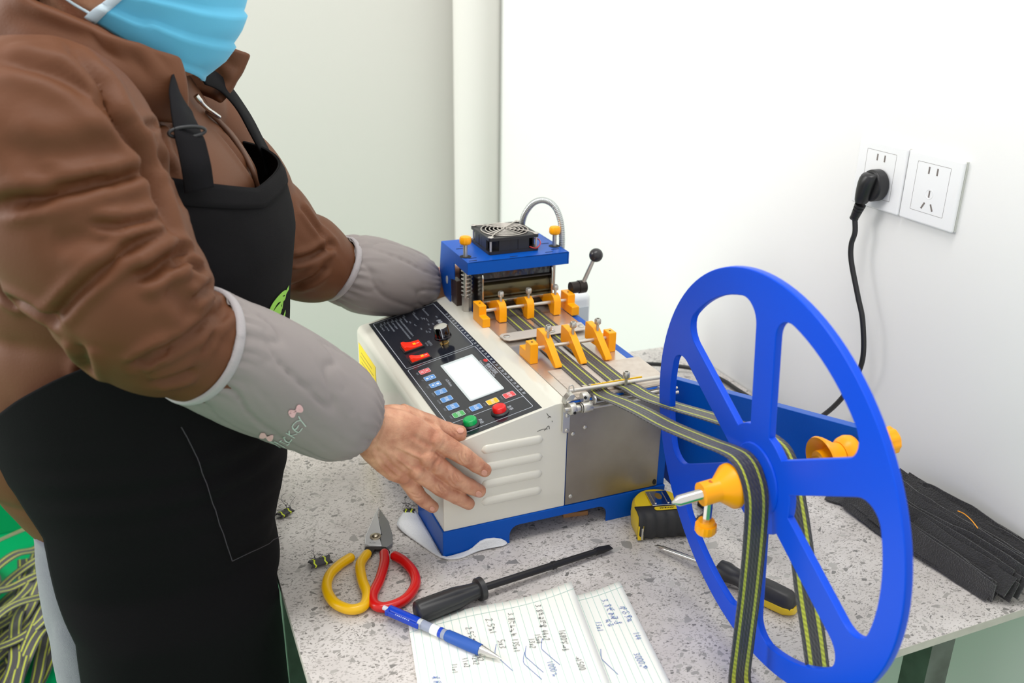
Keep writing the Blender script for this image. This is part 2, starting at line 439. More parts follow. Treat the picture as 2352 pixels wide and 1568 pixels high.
# control panel ---------------------------------------------------
def PU(u, v, h=0.0): return P0 + UD * u / 1000 + np.array((0, v / 1000, 0)) + PN * h / 1000
VD = np.array((0, 1.0, 0)); RX = np.array((0, -1.0, 0))      # print is read towards the near side
def pbox(mb, u0, u1, v0, v1, h0, h1): return mb.obox(PU((u0 + u1) / 2, (v0 + v1) / 2, (h0 + h1) / 2), UD * (u1 - u0) / 2000, VD * (v1 - v0) / 2000, PN * (h1 - h0) / 2000)
panel = obj('control_panel', pbox(MB(), -3, 107, 0.5, 393, 0.0, 0.7), M_blackgloss, mach, bevel=0.0003)
def rrect(u0, u1, v0, v1, r, n=5):
    pts = []
    for cx_, cy_, a0 in ((u1 - r, v1 - r, 0), (u0 + r, v1 - r, 90), (u0 + r, v0 + r, 180), (u1 - r, v0 + r, 270)):
        pts += [(cx_ + r * math.cos(math.radians(a0 + 90 * k / n)), cy_ + r * math.sin(math.radians(a0 + 90 * k / n))) for k in range(n + 1)]
    return pts
def outline(u0, u1, v0, v1, r, wd_, h=0.72):
    q = MB(); a = rrect(u0, u1, v0, v1, r); b = rrect(u0 + wd_, u1 - wd_, v0 + wd_, v1 - wd_, max(r - wd_, 0.2)); n = len(a)
    v = [PU(x, y, h) for x, y in a] + [PU(x, y, h) for x, y in b]
    return q.add(v, [(i, (i + 1) % n, n + (i + 1) % n, n + i) for i in range(n)])
for (a, b, c, d) in ((2, 100, 212, 388.5), (2, 100, 9, 207.5)):
    obj('border_line', outline(a, b, c, d, 3, 0.7), M_print, panel, smooth=0)
obj('divider_line', pbox(MB(), 2.2, 99.8, 39.0, 39.7, 0.68, 0.78), M_print, panel)
# backlit display
fr = MB(); a = rrect(42, 88, 71, 186, 2); b = rrect(45, 85.5, 74.5, 181, 0.5); n = len(a)
fr.add([PU(x, y, 0.75) for x, y in a] + [PU(x, y, 0.75) for x, y in b] + [PU(x, y, 1.6) for x, y in a] + [PU(x, y, 1.6) for x, y in b],
       [(2 * n + i, 2 * n + (i + 1) % n, 3 * n + (i + 1) % n, 3 * n + i) for i in range(n)] + [(i, (i + 1) % n, 2 * n + (i + 1) % n, 2 * n + i) for i in range(n)] + [(n + i, 3 * n + i, 3 * n + (i + 1) % n, n + (i + 1) % n) for i in range(n)])
obj('display_bezel', fr, stick('display_bezel_grey', 205, 214, 216, 0.2), panel)
obj('display_screen', pbox(MB(), 44.5, 86, 74, 181.5, 0.6, 0.95), mat('lit_display', rgb(236, 246, 246), 0.15, emit=(rgb(228, 244, 244), 0.75)), panel)
# membrane keys
KEYC = {'r': (226, 74, 78), 'b': (84, 146, 214), 'g': (74, 172, 92), 'y': (250, 192, 16)}
keys = [(13, 187, 'r', None, 'RESET'), (13, 165, 'b', None, 'SET'), (13, 142.5, 'b', None, 'CUT'), (13, 120, 'b', '手动', 'LENGTH'), (13, 97.5, 'b', '数量', 'NUMBER'), (13, 75, 'b', '速度', 'SPEED'),
        (13, 53, 'g', '启动', 'START'), (35.5, 53.5, 'b', '批量', 'BATCH'), (57.2, 52.8, 'y', '停止', 'STOP'), (79.5, 53.5, 'r', '暂停', 'SPACE')]
for (u, v, c, zh, en) in keys:
    km = mat('key_' + c, rgb(*KEYC[c]), 0.3)
    q = MB(); a = rrect(u, u + 14.6, v - 6.3, v + 6.3, 1.6); n = len(a)
    q.prism(a, PU(0, 0, 0.7), UD / 1000, VD / 1000, PN * 0.0005)
    k = obj('membrane_key', q, km, panel, bevel=0.0001)
    o2 = outline(u, u + 14.6, v - 6.3, v + 6.3, 1.6, 0.45, 1.24)
    if zh is None:
        pbox(o2, u + 7.1, u + 7.5, v - 5.9, v + 5.9, 1.2, 1.26)
        if c == 'r':
            for j in range(3): pbox(o2, u + 9.2 + j * 1.4, u + 9.8 + j * 1.4, v - 3 + j, v + 3 - j * 0.4, 1.2, 1.26)
            for j in range(3): pbox(o2, u + 2.0 + j * 1.4, u + 2.6 + j * 1.4, v - 3, v + 2.5, 1.2, 1.26)
        else:
            s_ = 1 if v > 150 else -1
            o2.add([PU(u + 9.2 if s_ > 0 else u + 5.4, v - 3.4, 1.25), PU(u + 9.2 if s_ > 0 else u + 5.4, v + 3.4, 1.25), PU(u + 12.4 if s_ > 0 else u + 2.2, v, 1.25)], [(0, 1, 2)])
            b_ = u + 3.8 if s_ > 0 else u + 10.8
            o2.add([PU(b_ + 2 * math.cos(t), v + 2.6 * math.sin(t), 1.25) for t in np.linspace(0, 2 * PI, 14, endpoint=False)], [tuple(range(14))])
    obj('key_outline', o2, mat('key_outline_white', rgb(222, 228, 236), 0.5), panel, smooth=0)
    if zh: text('key_lettering', zh, 0.0052, PU(u + 7.3, v, 1.26), RX, UD, mat('key_outline_white', None), panel)
    text('key_caption', en, 0.0030, PU(u - 3.0, v, 0.78), RX, UD, M_dimprint, panel)
# rule printed along the upper edge
for nmm in range(10, 301, 10):
    text('scale_number', str(nmm), 0.0046, PU(103.2, 345.7 - nmm, 0.78), RX, UD, M_print, panel, sx=0.85)
text('title_lettering', '电脑切割机', 0.0062, PU(94.5, 131, 0.78), RX, UD, M_print, panel, sx=1.1)
text('subtitle_lettering', 'Computer Control Cutting Machine', 0.0037, PU(89.8, 134, 1.7), RX, UD, M_print, panel)
q = MB(); q.prism([(96.5 + 2.6 * math.cos(t), 158 + 5 * math.sin(t)) for t in np.linspace(0, 2 * PI, 12, endpoint=False)], PU(0, 0, 0.7), UD / 1000, VD / 1000, PN * 0.0001)
obj('red_emblem', q, M_redprint, panel)
text('display_caption', 'LCD Display', 0.0042, PU(36.5, 135, 0.78), RX, UD, M_print, panel)
text('start_caption', '启动', 0.0056, PU(36.5, 21, 0.78), RX, UD, M_print, panel)
text('start_caption_small', 'START', 0.0030, PU(32.6, 21, 0.78), RX, UD, M_dimprint, panel)
text('stop_caption', '急停', 0.0056, PU(76, 25, 0.78), RX, UD, M_print, panel)
text('stop_caption_small', 'SCRAM', 0.0030, PU(72, 25, 0.78), RX, UD, M_dimprint, panel)
text('setting_caption', '参数设置', 0.0074, PU(86, 312, 0.78), RX, UD, M_print, panel)
text('switch_caption', '电源开关', 0.0046, PU(52, 262, 0.78), RX, UD, M_dimprint, panel)
text('switch_caption_small', 'POWER', 0.0034, PU(47.5, 262, 0.78), RX, UD, M_dimprint, panel)
# illegible columns of small print
q = MB(); rnd = random.Random(3)
def marks(u, v0, v1, hgt):
    v = v0
    while v > v1:
        l = rnd.uniform(1.0, 2.4)
        for s_ in (0, 0.55):
            if rnd.random() < 0.85: pbox(q, u + s_ * hgt, u + s_ * hgt + hgt * 0.28, v - l, v, 0.7, 0.78)
        if rnd.random() < 0.7: pbox(q, u, u + hgt * 0.8, v - l * 0.3, v, 0.7, 0.78)
        v -= l + 0.8
for u, v0, v1, hg in ((9, 374, 352, 2.2), (15, 376, 348, 2.2), (21, 378, 338, 2.2), (27, 376, 345, 2.4), (33, 374, 296, 2.4), (39, 372, 302, 2.4), (46, 378, 356, 2.2), (62, 378, 350, 2.2), (79, 382, 352, 2.2)):
    marks(u, v0, v1, hg)
    marks(u + 2.6, min(v0 + 6, 383), v0 - 3, hg * 0.8)
for r_ in range(9):
    a0 = r_ * 0.5
    for (cu_, cv_, ru, rv) in ((60, 330, 14, 30), (78, 330, 10, 24)):
        marks(cu_ - ru + r_ * ru * 0.24, cv_ + rv * math.cos(a0 * 1.3), cv_ + rv * math.cos(a0 * 1.3) - 6, 2.0)
obj('small_print', q, M_dimprint, panel, smooth=0)['kind'] = 'stuff'
# selector knob
def pl(o_uvh, prof, n=28, wob=None): return MB().lathe(PU(*o_uvh), PN, [(a / 1000, r / 1000) for a, r in prof], n=n, wob=wob)
kn = obj('selector_knob', pl((69, 246, 10), [(0, 11.6), (0.8, 12.2), (2.6, 12.0), (3.2, 10.8), (16.5, 10.2), (17.2, 9.6)], n=40, wob=lambda t, k: -0.012 * (math.sin(20 * t) > 0) if k in (3, 4) else 0), mat('black_chrome', rgb(60, 58, 62), 0.12, 1.0), panel, smooth=35)
obj('knob_cap', pl((69, 246, 27.0), [(0, 9.6), (0.9, 9.2), (1.1, 8.4), (0.8, 0.1)], n=40), M_chrome, panel, smooth=35)
obj('knob_pointer', MB().obox(PU(69, 246, 19) + np.array((-0.0030, -0.0100, 0)) , PN * 0.008, np.array((0.0005, 0, 0)), np.array((0.0002, 0.0006, 0))), M_print, panel)
obj('knob_shaft', pl((69, 246, 0.7), [(0, 6.5), (1.5, 6.5), (1.6, 5.2), (5, 5.2), (5.1, 3.6), (10, 3.6)]), mat('brass_collar', rgb(206, 180, 128), 0.3, 1.0), panel)
# rocker switches
M_redlit = mat('red_rocker_lit', rgb(232, 26, 14), 0.22, emit=(rgb(255, 60, 10), 0.28))
M_amber = mat('rocker_glow', rgb(255, 120, 10), 0.3, emit=(rgb(255, 140, 20), 1.0))
for (u0, u1, v0, v1) in ((13, 43, 256, 279), (11, 41, 217, 231)):
    q = MB(); pbox(q, u0, u1, v0, v1, 0.6, 3.4)
    hs = obj('switch_housing', q, M_black, panel, bevel=0.0005)
    q = MB(); a, b = u0 + 2.2, u1 - 2.2; lo, hi = v0 + 1.8, v1 - 1.8
    pr = [(a, 3.0), (a, 9.4), (a + 3, 9.6), (a + 8, 7.2), (a + 14, 5.4), (b - 4, 4.8), (b, 4.9), (b, 3.0)]
    q.prism(pr, PU(0, lo, 0), UD / 1000, PN / 1000, VD * (hi - lo) / 1000)
    rk = obj('rocker', q, M_redlit, panel, bevel=0.0005)
    q = MB(); pbox(q, a + 14.5, a + 18.5, (lo + hi) / 2 - 2.5, (lo + hi) / 2 + 2.5, 4.7, 5.45); obj('rocker_lamp', q, M_amber, panel)
    q = MB(); pbox(q, b - 6, b - 2, (lo + hi) / 2 - 0.5, (lo + hi) / 2 + 0.5, 4.7, 5.02); obj('rocker_mark', q, M_print, panel)
# push buttons
for (u, v, c, nm) in ((24, 21, (6, 168, 84), 'green'), (62.5, 23.5, (226, 22, 22), 'red')):
    obj('button_ring', pl((u, v, 0.7), [(0, 11), (1.2, 11), (2.6, 9.8), (3.0, 8.6)]), M_black, panel)
    obj('push_button', pl((u, v, 2.5), [(0, 8.3), (6.0, 8.2), (7.0, 7.4), (7.5, 5.5), (7.7, 2.0)]), mat('button_' + nm, rgb(*c), 0.22), panel, smooth=55)

# feed deck -------------------------------------------------------
deck = obj('feed_deck', MB().box(0.4438, 0.5722, Y0 + 0.0035, 1.20, DK - 0.0022, DK), M_deck, mach, bevel=0.0003)
obj('guide_sheet', MB().box(0.4575, 0.588, 0.886, 0.9695, DK, DK + 0.0009), M_tin, deck)
q = MB().prism([(0.4415, 1.0775), (0.447, 1.0715), (0.563, 1.0725), (0.5665, 1.0765), (0.5685, 1.0985), (0.5655, 1.1), (0.4455, 1.0970), (0.4405, 1.092)], (0, 0, DK + 0.0035), (1, 0, 0), (0, 1, 0), (0, 0, 0.0018))
bar = obj('pressure_bar', q, mat('satin_bar', rgb(206, 198, 190), 0.45, 0.35), mach, bevel=0.0006)
for x in (0.448, 0.561): screw((x, 1.084, DK + 0.0053), (0, 0, 1), 0.0048, 0.0018, bar)
q = MB(); q.tube([(0.507 + 0.011 * math.cos(t), 1.08 + 0.004 * math.sin(t), DK + 0.0062) for t in np.linspace(0, 2 * PI, 24, endpoint=False)], 0.0011, n=8, closed=True)
obj('pull_ring', q, M_nickel, bar, smooth=60)
def thumb(x, y, z0, z1, parent, hr=0.0042, hh=0.0075):
    q = MB(); q.cyl((x, y, z0), (x, y, z1 - hh), 0.0019, n=12)
    q.lathe((x, y, z1 - hh), (0, 0, 1), [(0, hr * 0.9), (0.0008, hr), (hh * 0.75, hr), (hh, hr * 0.8), (hh, 0.0022), (hh * 0.6, 0.0021)], n=18, wob=lambda t, k: 0.05 * (math.sin(14 * t) > 0) if k in (1, 2) else 0)
    return obj('thumb_screw', q, M_nickel, parent, smooth=40)
def endblock(x0, x1, ylow, ymid, yhigh, name='rod_block'):
    q = MB(); 
    pr = [(ylow, DK), (ylow, DK + 0.0135), (ymid, DK + 0.0135), (ymid, DK + 0.0275), (yhigh, DK + 0.0275), (yhigh, DK)]
    q.prism(pr, (x0, 0, 0), (0, 1, 0), (0, 0, 1), (x1 - x0, 0, 0))
    b = obj(name, q, M_orange, mach, bevel=0.0011)
    q = MB(); yc = (ymid + yhigh) / 2
    q.cyl(((x0 + x1) / 2, yc, DK + 0.0274), ((x0 + x1) / 2, yc, DK + 0.0277), 0.0016, n=12); obj('screw_hole', q, M_rubberdark, b)
    return b
endblock(0.4335, 0.4452, 1.138, 1.153, 1.178); endblock(0.5728, 0.5850, 1.138, 1.153, 1.178)
endblock(0.4448, 0.4562, 1.033, 1.0135, 0.9968); endblock(0.5578, 0.5692, 1.033, 1.0135, 0.9968)
for (yr, zr, xa, xb) in ((1.161, 0.1945, 0.4452, 0.573), (1.0055, 0.1955, 0.4562, 0.558)):
    obj('guide_rod', MB().cyl((xa, yr, zr), (xb, yr, zr), 0.0024, n=16), M_rod, mach, smooth=50)
for x in (0.4625, 0.5055, 0.548):
    pr = [(1.147, DK + 0.0008), (1.147, DK + 0.0215), (1.1505, DK + 0.0275), (1.159, DK + 0.0315), (1.2, DK + 0.0155), (1.201, DK + 0.0125), (1.186, DK + 0.0085), (1.168, DK + 0.0105), (1.160, DK + 0.0008)]
    g = obj('strap_guide', MB().prism(pr, (x, 0, 0), (0, 1, 0), (0, 0, 1), (0.0115, 0, 0)), M_orange, mach, bevel=0.0009)
    thumb(x + 0.0057, 1.1565, DK + 0.028, DK + 0.0445, g)
for x in (0.468, 0.5035, 0.5395):
    pr = [(1.031, DK + 0.011), (1.031, DK + 0.0345), (1.0265, DK + 0.0355), (1.008, DK + 0.0335), (1.0, DK + 0.0285), (0.9705, DK + 0.0065), (0.969, DK + 0.0028), (0.9735, DK + 0.001), (0.979, DK + 0.0025), (0.9985, DK + 0.0115), (1.012, DK + 0.011)]
    g = obj('strap_guide', MB().prism(pr, (x, 0, 0), (0, 1, 0), (0, 0, 1), (0.0095, 0, 0)), M_orange, mach, bevel=0.0009)
    thumb(x + 0.0047, 1.0045, DK + 0.030, DK + 0.0475, g)
# comb tabs, yellow strip, front stop rod
for x in (0.4775, 0.4865, 0.4955, 0.5055, 0.5145, 0.5225):
    q = MB().prism([(0.900, DK + 0.0045), (0.9095, DK + 0.0035), (0.9095, DK + 0.0039), (0.900, DK + 0.005)], (x - 0.0026, 0, 0), (0, 1, 0), (0, 0, 1), (0.0052, 0, 0))
    obj('guide_tab', q, M_nickel, mach)
obj('yellow_strip', MB().box(0.481, 0.551, 0.8958, 0.8972, DK + 0.004, DK + 0.0095), stick('yellow_strip_plastic', 250, 196, 20), mach, bevel=0.0003)
obj('stop_rod', MB().cyl((0.448, 0.893, DK + 0.0075), (0.5885, 0.889, DK + 0.0075), 0.0027, n=16), M_rod, mach, smooth=50)
t_ = thumb(0.5225, 0.8855, DK - 0.008, DK + 0.0245, mach, 0.0042, 0.008)
q = MB(); q.lathe((0.5185, 0.8855, DK - 0.006), (1, 0, 0), [(0, 0.0055), (0.008, 0.0055)], n=18); obj('rod_collar', q, M_nickel, t_, smooth=50)
# side strap bracket with collars and twin rods on the front
br = obj('hinge_bracket', MB().prism([(0.4352, 0.1755), (0.4352, 0.1408), (0.4372, 0.1388), (0.4432, 0.1388), (0.4446, 0.1402), (0.4446, 0.1755)], (0, Y0 - 0.004, 0), (1, 0, 0), (0, 0, 1), (0, 0.0035, 0)), M_nickel, mach, bevel=0.0004)
for z in (0.1622, 0.1424): screw((0.4406, Y0 - 0.004, z), NY, 0.0026, 0.0016, br)
yb = Y0 - 0.0105
q = MB(); q.lathe((0.4335, yb, 0.1735), (1, 0, 0), [(0, 0.003), (0.0062, 0.003)], n=10); obj('hinge_pin', q, M_nickel, br)
def collar(x0, x1, z, r, y=yb):
    q = MB(); q.lathe((x0, y, z), (1, 0, 0), [(0, r * 0.93), (0.0007, r), (x1 - x0 - 0.0007, r), (x1 - x0, r * 0.93)], n=26)
    c_ = obj('shaft_collar', q, M_nickel, br, smooth=40)
collar(0.4395, 0.4472, 0.1735, 0.0074); collar(0.4478, 0.4535, 0.1725, 0.0045); collar(0.4545, 0.4555, 0.1722, 0.0058); collar(0.4565, 0.4685, 0.1725, 0.0066)
collar(0.4585, 0.4665, 0.1825, 0.0062, Y0 - 0.004); collar(0.4705, 0.4725, 0.1810, 0.0052, Y0 - 0.012)
for (x, z, y) in ((0.4435, 0.1715, yb - 0.0074), (0.4605, 0.1845, Y0 - 0.0102)):
    q = MB(); q.lathe((x, y, z), NY, [(-0.001, 0.0019), (0.0003, 0.0019)], n=12); obj('set_screw', q, M_rubberdark, br)
for (z, y, r) in ((0.1705, yb, 0.0021), (0.1752, yb + 0.003, 0.0017), (0.168, yb + 0.006, 0.0012)):
    obj('twin_rod', MB().cyl((0.466, y, z), (0.588, y, z), r, n=12), M_rod, br, smooth=50)
collar(0.561, 0.575, 0.1745, 0.0072, yb + 0.001); collar(0.5765, 0.579, 0.1735, 0.0088, yb)
obj('hinge_lug', MB().prism([(0.436, 0.1775), (0.4465, 0.1815), (0.4495, 0.186), (0.4475, 0.1895), (0.4425, 0.189), (0.437, 0.183)], (0, Y0 - 0.006, 0), (1, 0, 0), (0, 0, 1), (0, 0.010, 0)), M_nickel, br, bevel=0.0008)
q = MB(); q.tube(catmull([(0.4445, Y0 + 0.002, 0.188), (0.4455, Y0 + 0.003, 0.196), (0.450, Y0 + 0.003, 0.1965), (0.4515, Y0 + 0.002, 0.188)], 16), 0.0007, n=8)
obj('wire_clip', q, M_nickel, br, smooth=60)

# cutting head tower ---------------------------------------------
XL, XR, YF, YB, ZT = 0.428, 0.5843, 1.180, 1.298, 0.262
# cover: top sheet with round holes for the knob screws + front lip
tw = obj('head_cover', MB().box(XL, XR, YF, YB, ZT - 0.0016, ZT).box(XL, XR, YF, YF + 0.0016, ZT - 0.0185, ZT).box(XR - 0.0016, XR, YF, YB - 0.02, ZT - 0.0185, ZT), M_blue, mach, bevel=0.0006)
side = [(YF, ZT), (YB, ZT), (1.3095, 0.206), (1.2865, 0.1800), (1.258, DK), (1.258, 0.214), (1.2395, 0.2185), (1.2395, 0.2445), (YF, ZT - 0.0185)]
obj('cover_side', MB().prism(side, (XL - 0.0014, 0, 0), (0, 1, 0), (0, 0, 1), (0.0018, 0, 0)), M_blue, mach, bevel=0.0004)
obj('cover_side', MB().prism([(y, z) for y, z in side], (XR - 0.0004, 0, 0), (0, 1, 0), (0, 0, 1), (0.0018, 0, 0)), M_blue, mach, bevel=0.0004)
q = MB(); q.lathe((XL - 0.0018, 1.272, 0.2085), (1, 0, 0), [(0, 0.0042), (0.0006, 0.0042)], n=20); q.v = [(x, y, 0.2085 + (z - 0.2085) * 1.5) for x, y, z in q.v]
obj('side_hole', q, stick('pale_hole', 200, 202, 198), tw)
for (x, y) in ((0.441, 1.199), (0.437, 1.187), (0.557, 1.189), (0.572, 1.200), (0.45, 1.262), (0.44, 1.25), (0.57, 1.232), (0.5, 1.1865)):
    obj('vent_slot', MB().box(x - 0.006, x + 0.006, y - 0.0009, y + 0.0009, ZT, ZT + 0.0003), M_rubberdark, tw)
for (x, y, ztop) in ((0.4338, 1.209, 0.2925), (0.5775, 1.2145, 0.2925)):
    q = MB(); q.lathe((x, y, ZT), (0, 0, 1), [(0, 0.0085), (0.0004, 0.0085)], n=24); obj('knob_hole', q, M_rubberdark, tw)
    kb = MB(); kb.lathe((x, y, ztop - 0.0125), (0, 0, 1), [(0, 0.0045), (0.0012, 0.0072), (0.0035, 0.0082), (0.0095, 0.0082), (0.0118, 0.0072), (0.0125, 0.005)], n=48, wob=lambda t, k: 0.05 * math.cos(10 * t) if 0 < k < 5 else 0)
    k = obj('adjusting_knob', kb, M_orange, mach, smooth=45)
    obj('knob_stem', MB().cyl((x, y, 0.2), (x, y, ztop - 0.012), 0.0032, n=14), M_nickel, k, smooth=50)
    # coil spring under each knob
    ph = np.linspace(0, 2 * PI * 7.5, 220)
    sx = x + (0.0035 if x < 0.5 else -0.012)
    sg = MB(); sg.tube([(sx + 0.0072 * math.cos(p), 1.2135 + 0.0072 * math.sin(p), 0.1995 + 0.046 * p / ph[-1]) for p in ph], 0.00125, n=7)
    obj('coil_spring', sg, M_nickel, mach, smooth=60)
    obj('spring_post', MB().cyl((sx, 1.2135, DK), (sx, 1.2135, 0.1995), 0.0075, n=6).cyl((sx, 1.2135, 0.1995), (sx, 1.2135, 0.25), 0.004, n=14), M_nickel, mach, bevel=0.0004)
obj('latch_block', MB().box(0.4292, 0.438, 1.236, 1.2575, DK, 0.2165), mat('brown_bakelite', rgb(62, 44, 38), 0.35), mach, bevel=0.0008)
def cheek(x, m, n=8):
    pr = [(1.184, DK)] + [(1.184 + 0.012 - 0.012 * math.cos(a), 0.233 + 0.012 * math.sin(a)) for a in np.linspace(0, PI / 2, n)] + [(1.26, 0.245), (1.26, DK)]
    return obj('head_cheek', MB().prism(pr, (x, 0, 0), (0, 1, 0), (0, 0, 1), (0.0022, 0, 0)), m, mach, bevel=0.0004)
cheek(0.4505, M_chrome); cheek(0.5605, M_chrome)
obj('head_core', MB().box(0.4528, 0.5604, 1.226, 1.29, DK, 0.2585), mat('dark_core', rgb(34, 32, 34), 0.25, 0.3), mach)
obj('feed_roller', MB().cyl((0.4532, 1.208, 0.2105), (0.560, 1.208, 0.2105), 0.0175, n=40), M_brown, mach, smooth=50)
obj('lower_roller', MB().cyl((0.4532, 1.206, 0.186), (0.560, 1.206, 0.186), 0.0062, n=24), mat('lower_rubber', rgb(70, 58, 44), 0.4), mach, smooth=50)
obj('knife_bar', MB().obox((0.507, 1.1895, 0.1975), (0.0535, 0, 0), (0, 0.003, 0.0012), (0, -0.0004, 0.0016)), M_chrome, mach, bevel=0.0004)
obj('roller_guard', MB().prism([(1.1855, 0.228), (1.1865, 0.2285), (1.200, 0.2315), (1.200, 0.2325), (1.186, 0.2295)], (0.4535, 0, 0), (0, 1, 0), (0, 0, 1), (0.106, 0, 0)), M_darkmet, mach)
obj('clear_shield', MB().box(0.4535, 0.5595, 1.190, 1.191, 0.231, 0.2435), mat('smoked_film', rgb(60, 60, 66), 0.08, spec=0.6, bump=(60, 0.5, 2)), mach)
q = MB().prism(fil([(1.182, DK), (1.182, 0.2005), (1.196, 0.2005), (1.196, DK)], [0, 0.006, 0.006, 0]), (0.4415, 0, 0), (0, 1, 0), (0, 0, 1), (0.0075, 0, 0))
obj('bearing_block', q, M_chrome, mach, bevel=0.0005)
# lever with ball
lv = obj('release_lever', MB().lathe((0.586, 1.172, 0.2085), (1, 0, 0), [(0, 0.0088), (0.0125, 0.0088), (0.0128, 0.0098), (0.0238, 0.0098), (0.0246, 0.009)], n=32), M_darkmet, mach, smooth=40)
obj('lever_arm', MB().cyl((0.6055, 1.170, 0.214), (0.6205, 1.165, 0.2545), 0.0034, 0.0028, n=14), M_nickel, lv, smooth=50)
obj('lever_ball', MB().ball((0.6222, 1.1645, 0.2575), 0.0103, 28, 18), mat('black_ball', rgb(40, 38, 42), 0.28), lv, smooth=180)
# fan
FX0, FX1, FY0, FY1, FZ0, FZ1 = 0.468, 0.547, 1.2025, 1.2815, ZT + 0.0003, 0.2865
fan = MB()
def ringplate(z0, z1):
    n = 64; a = rrect(FX0 * 1000, FX1 * 1000, FY0 * 1000, FY1 * 1000, 4, n // 4 - 1); cx_, cy_ = (FX0 + FX1) * 500, (FY0 + FY1) * 500
    a = [(x / 1000, y / 1000) for x, y in a]
    b = [(cx_ / 1000 + 0.0365 * math.cos(math.atan2(y - cy_ / 1000, x - cx_ / 1000)), cy_ / 1000 + 0.0365 * math.sin(math.atan2(y - cy_ / 1000, x - cx_ / 1000))) for x, y in a]
    N = len(a); v = [(x, y, z) for z in (z0, z1) for x, y in a] + [(x, y, z) for z in (z0, z1) for x, y in b]
    f = []
    for i in range(N):
        j = (i + 1) % N
        f += [(i, j, N + j, N + i), (2 * N + i, 3 * N + i, 3 * N + j, 2 * N + j), (N + i, N + j, 3 * N + j, 3 * N + i), (i, 2 * N + i, 2 * N + j, j)]
    return v, f
fan.add(*ringplate(FZ1 - 0.0042, FZ1)); fan.add(*ringplate(FZ0, FZ0 + 0.0042))
cxf, cyf = (FX0 + FX1) / 2, (FY0 + FY1) / 2
fan.loft([[(cxf + 0.0382 * math.cos(t), cyf + 0.0382 * math.sin(t), z) for t in np.linspace(0, 2 * PI, 48, endpoint=False)] for z in (FZ0 + 0.004, FZ1 - 0.004)], cap=False)
for sx_ in (0, 1):
    for k in range(2):
        q0 = FX0 + 0.016 + k * 0.03
        fan.box(q0, q0 + 0.017, FY0 + 0.0012 + sx_ * 0.074, FY0 + 0.004 + sx_ * 0.074, FZ0 + 0.004, FZ1 - 0.004)
        q0 = FY0 + 0.016 + k * 0.03
        fan.box(FX0 + 0.0012 + sx_ * 0.074, FX0 + 0.004 + sx_ * 0.074, q0, q0 + 0.017, FZ0 + 0.004, FZ1 - 0.004)
fo = obj('cooling_fan', fan, M_black, mach, smooth=35)
obj('fan_hub', MB().lathe((cxf, cyf, FZ0 + 0.002), (0, 0, 1), [(0, 0.016), (0.018, 0.016), (0.0195, 0.0145)], n=28), M_black, fo, smooth=40)
for k in range(7):
    a = 2 * PI * k / 7; P = []
    for r in np.linspace(0.0155, 0.0355, 5):
        row = []
        for s_ in (-1, 0, 1):
            aa = a + s_ * 0.30 + (r - 0.0155) * 12; row.append((cxf + r * math.cos(aa), cyf + r * math.sin(aa), FZ0 + 0.011 + s_ * 0.006))
        P.append(row)
    obj('fan_blade', MB().grid(P), M_black, fo, solid=0.001, smooth=60)
gz = FZ1 + 0.0022
for r in (0.0045, 0.0105, 0.0165, 0.0225, 0.0285, 0.0350):
    q = MB(); q.tube([(cxf + r * math.cos(t), cyf + r * math.sin(t), gz + (0.0035 - r) * 0.04) for t in np.linspace(0, 2 * PI, 48, endpoint=False)], 0.00085, n=7, closed=True)
    obj('grille_ring', q, M_rod, fo, smooth=60)
for k in range(4):
    a = PI / 4 + k * PI / 2; d = np.array((math.cos(a), math.sin(a), 0))
    c0 = np.array((cxf, cyf, gz + 0.001))
    e = c0 + d * 0.0505
    q = MB(); q.tube(catmull([c0 + d * 0.003, c0 + d * 0.02, c0 + d * 0.036, e + np.array((0, 0, -0.0016)) - d * 0.004, e + np.array((0, 0, -0.0018))], 24), 0.0009, n=7)
    q.tube([e + np.array((0.0034 * math.cos(t), 0.0034 * math.sin(t), -0.002)) for t in np.linspace(0, 2 * PI, 16, endpoint=False)], 0.0009, n=7, closed=True)
    obj('grille_spoke', q, M_rod, fo, smooth=60)
    screw((e[0], e[1], FZ1), (0, 0, 1), 0.0032, 0.0024, fo, slot=False)
    obj('fan_bolt', MB().cyl((e[0], e[1], FZ0 + 0.001), (e[0], e[1], FZ1 - 0.001), 0.0016, n=10), M_rod, fo, smooth=50)
obj('lead_wire', MB().tube(catmull([(0.533, 1.206, 0.268), (0.541, 1.2, 0.2665), (0.549, 1.203, 0.272), (0.553, 1.22, 0.274), (0.556, 1.25, 0.266)], 20), 0.0009, n=7), stick('red_wire', 190, 40, 40), fo, smooth=60)
# armoured conduit loop
ctrl = [(0.5905, 1.216, 0.248), (0.591, 1.217, 0.272), (0.590, 1.222, 0.298), (0.583, 1.230, 0.3185), (0.570, 1.238, 0.327), (0.556, 1.246, 0.3225), (0.5465, 1.2560, 0.304), (0.546, 1.266, 0.282), (0.549, 1.274, 0.262)]
pts = catmull(ctrl, 260)
cd = MB(); cd.tube(pts, [0.0046 + 0.00035 * math.sin(i * 2 * PI / 3.6) for i in range(260)], n=16)
obj('armoured_conduit', cd, mat('galvanised_conduit', rgb(186, 190, 190), 0.36, 0.9), mach, smooth=80)
screw((0.5859, 1.2155, 0.2585), (1, 0, 0), 0.0035, 0.004, mach)
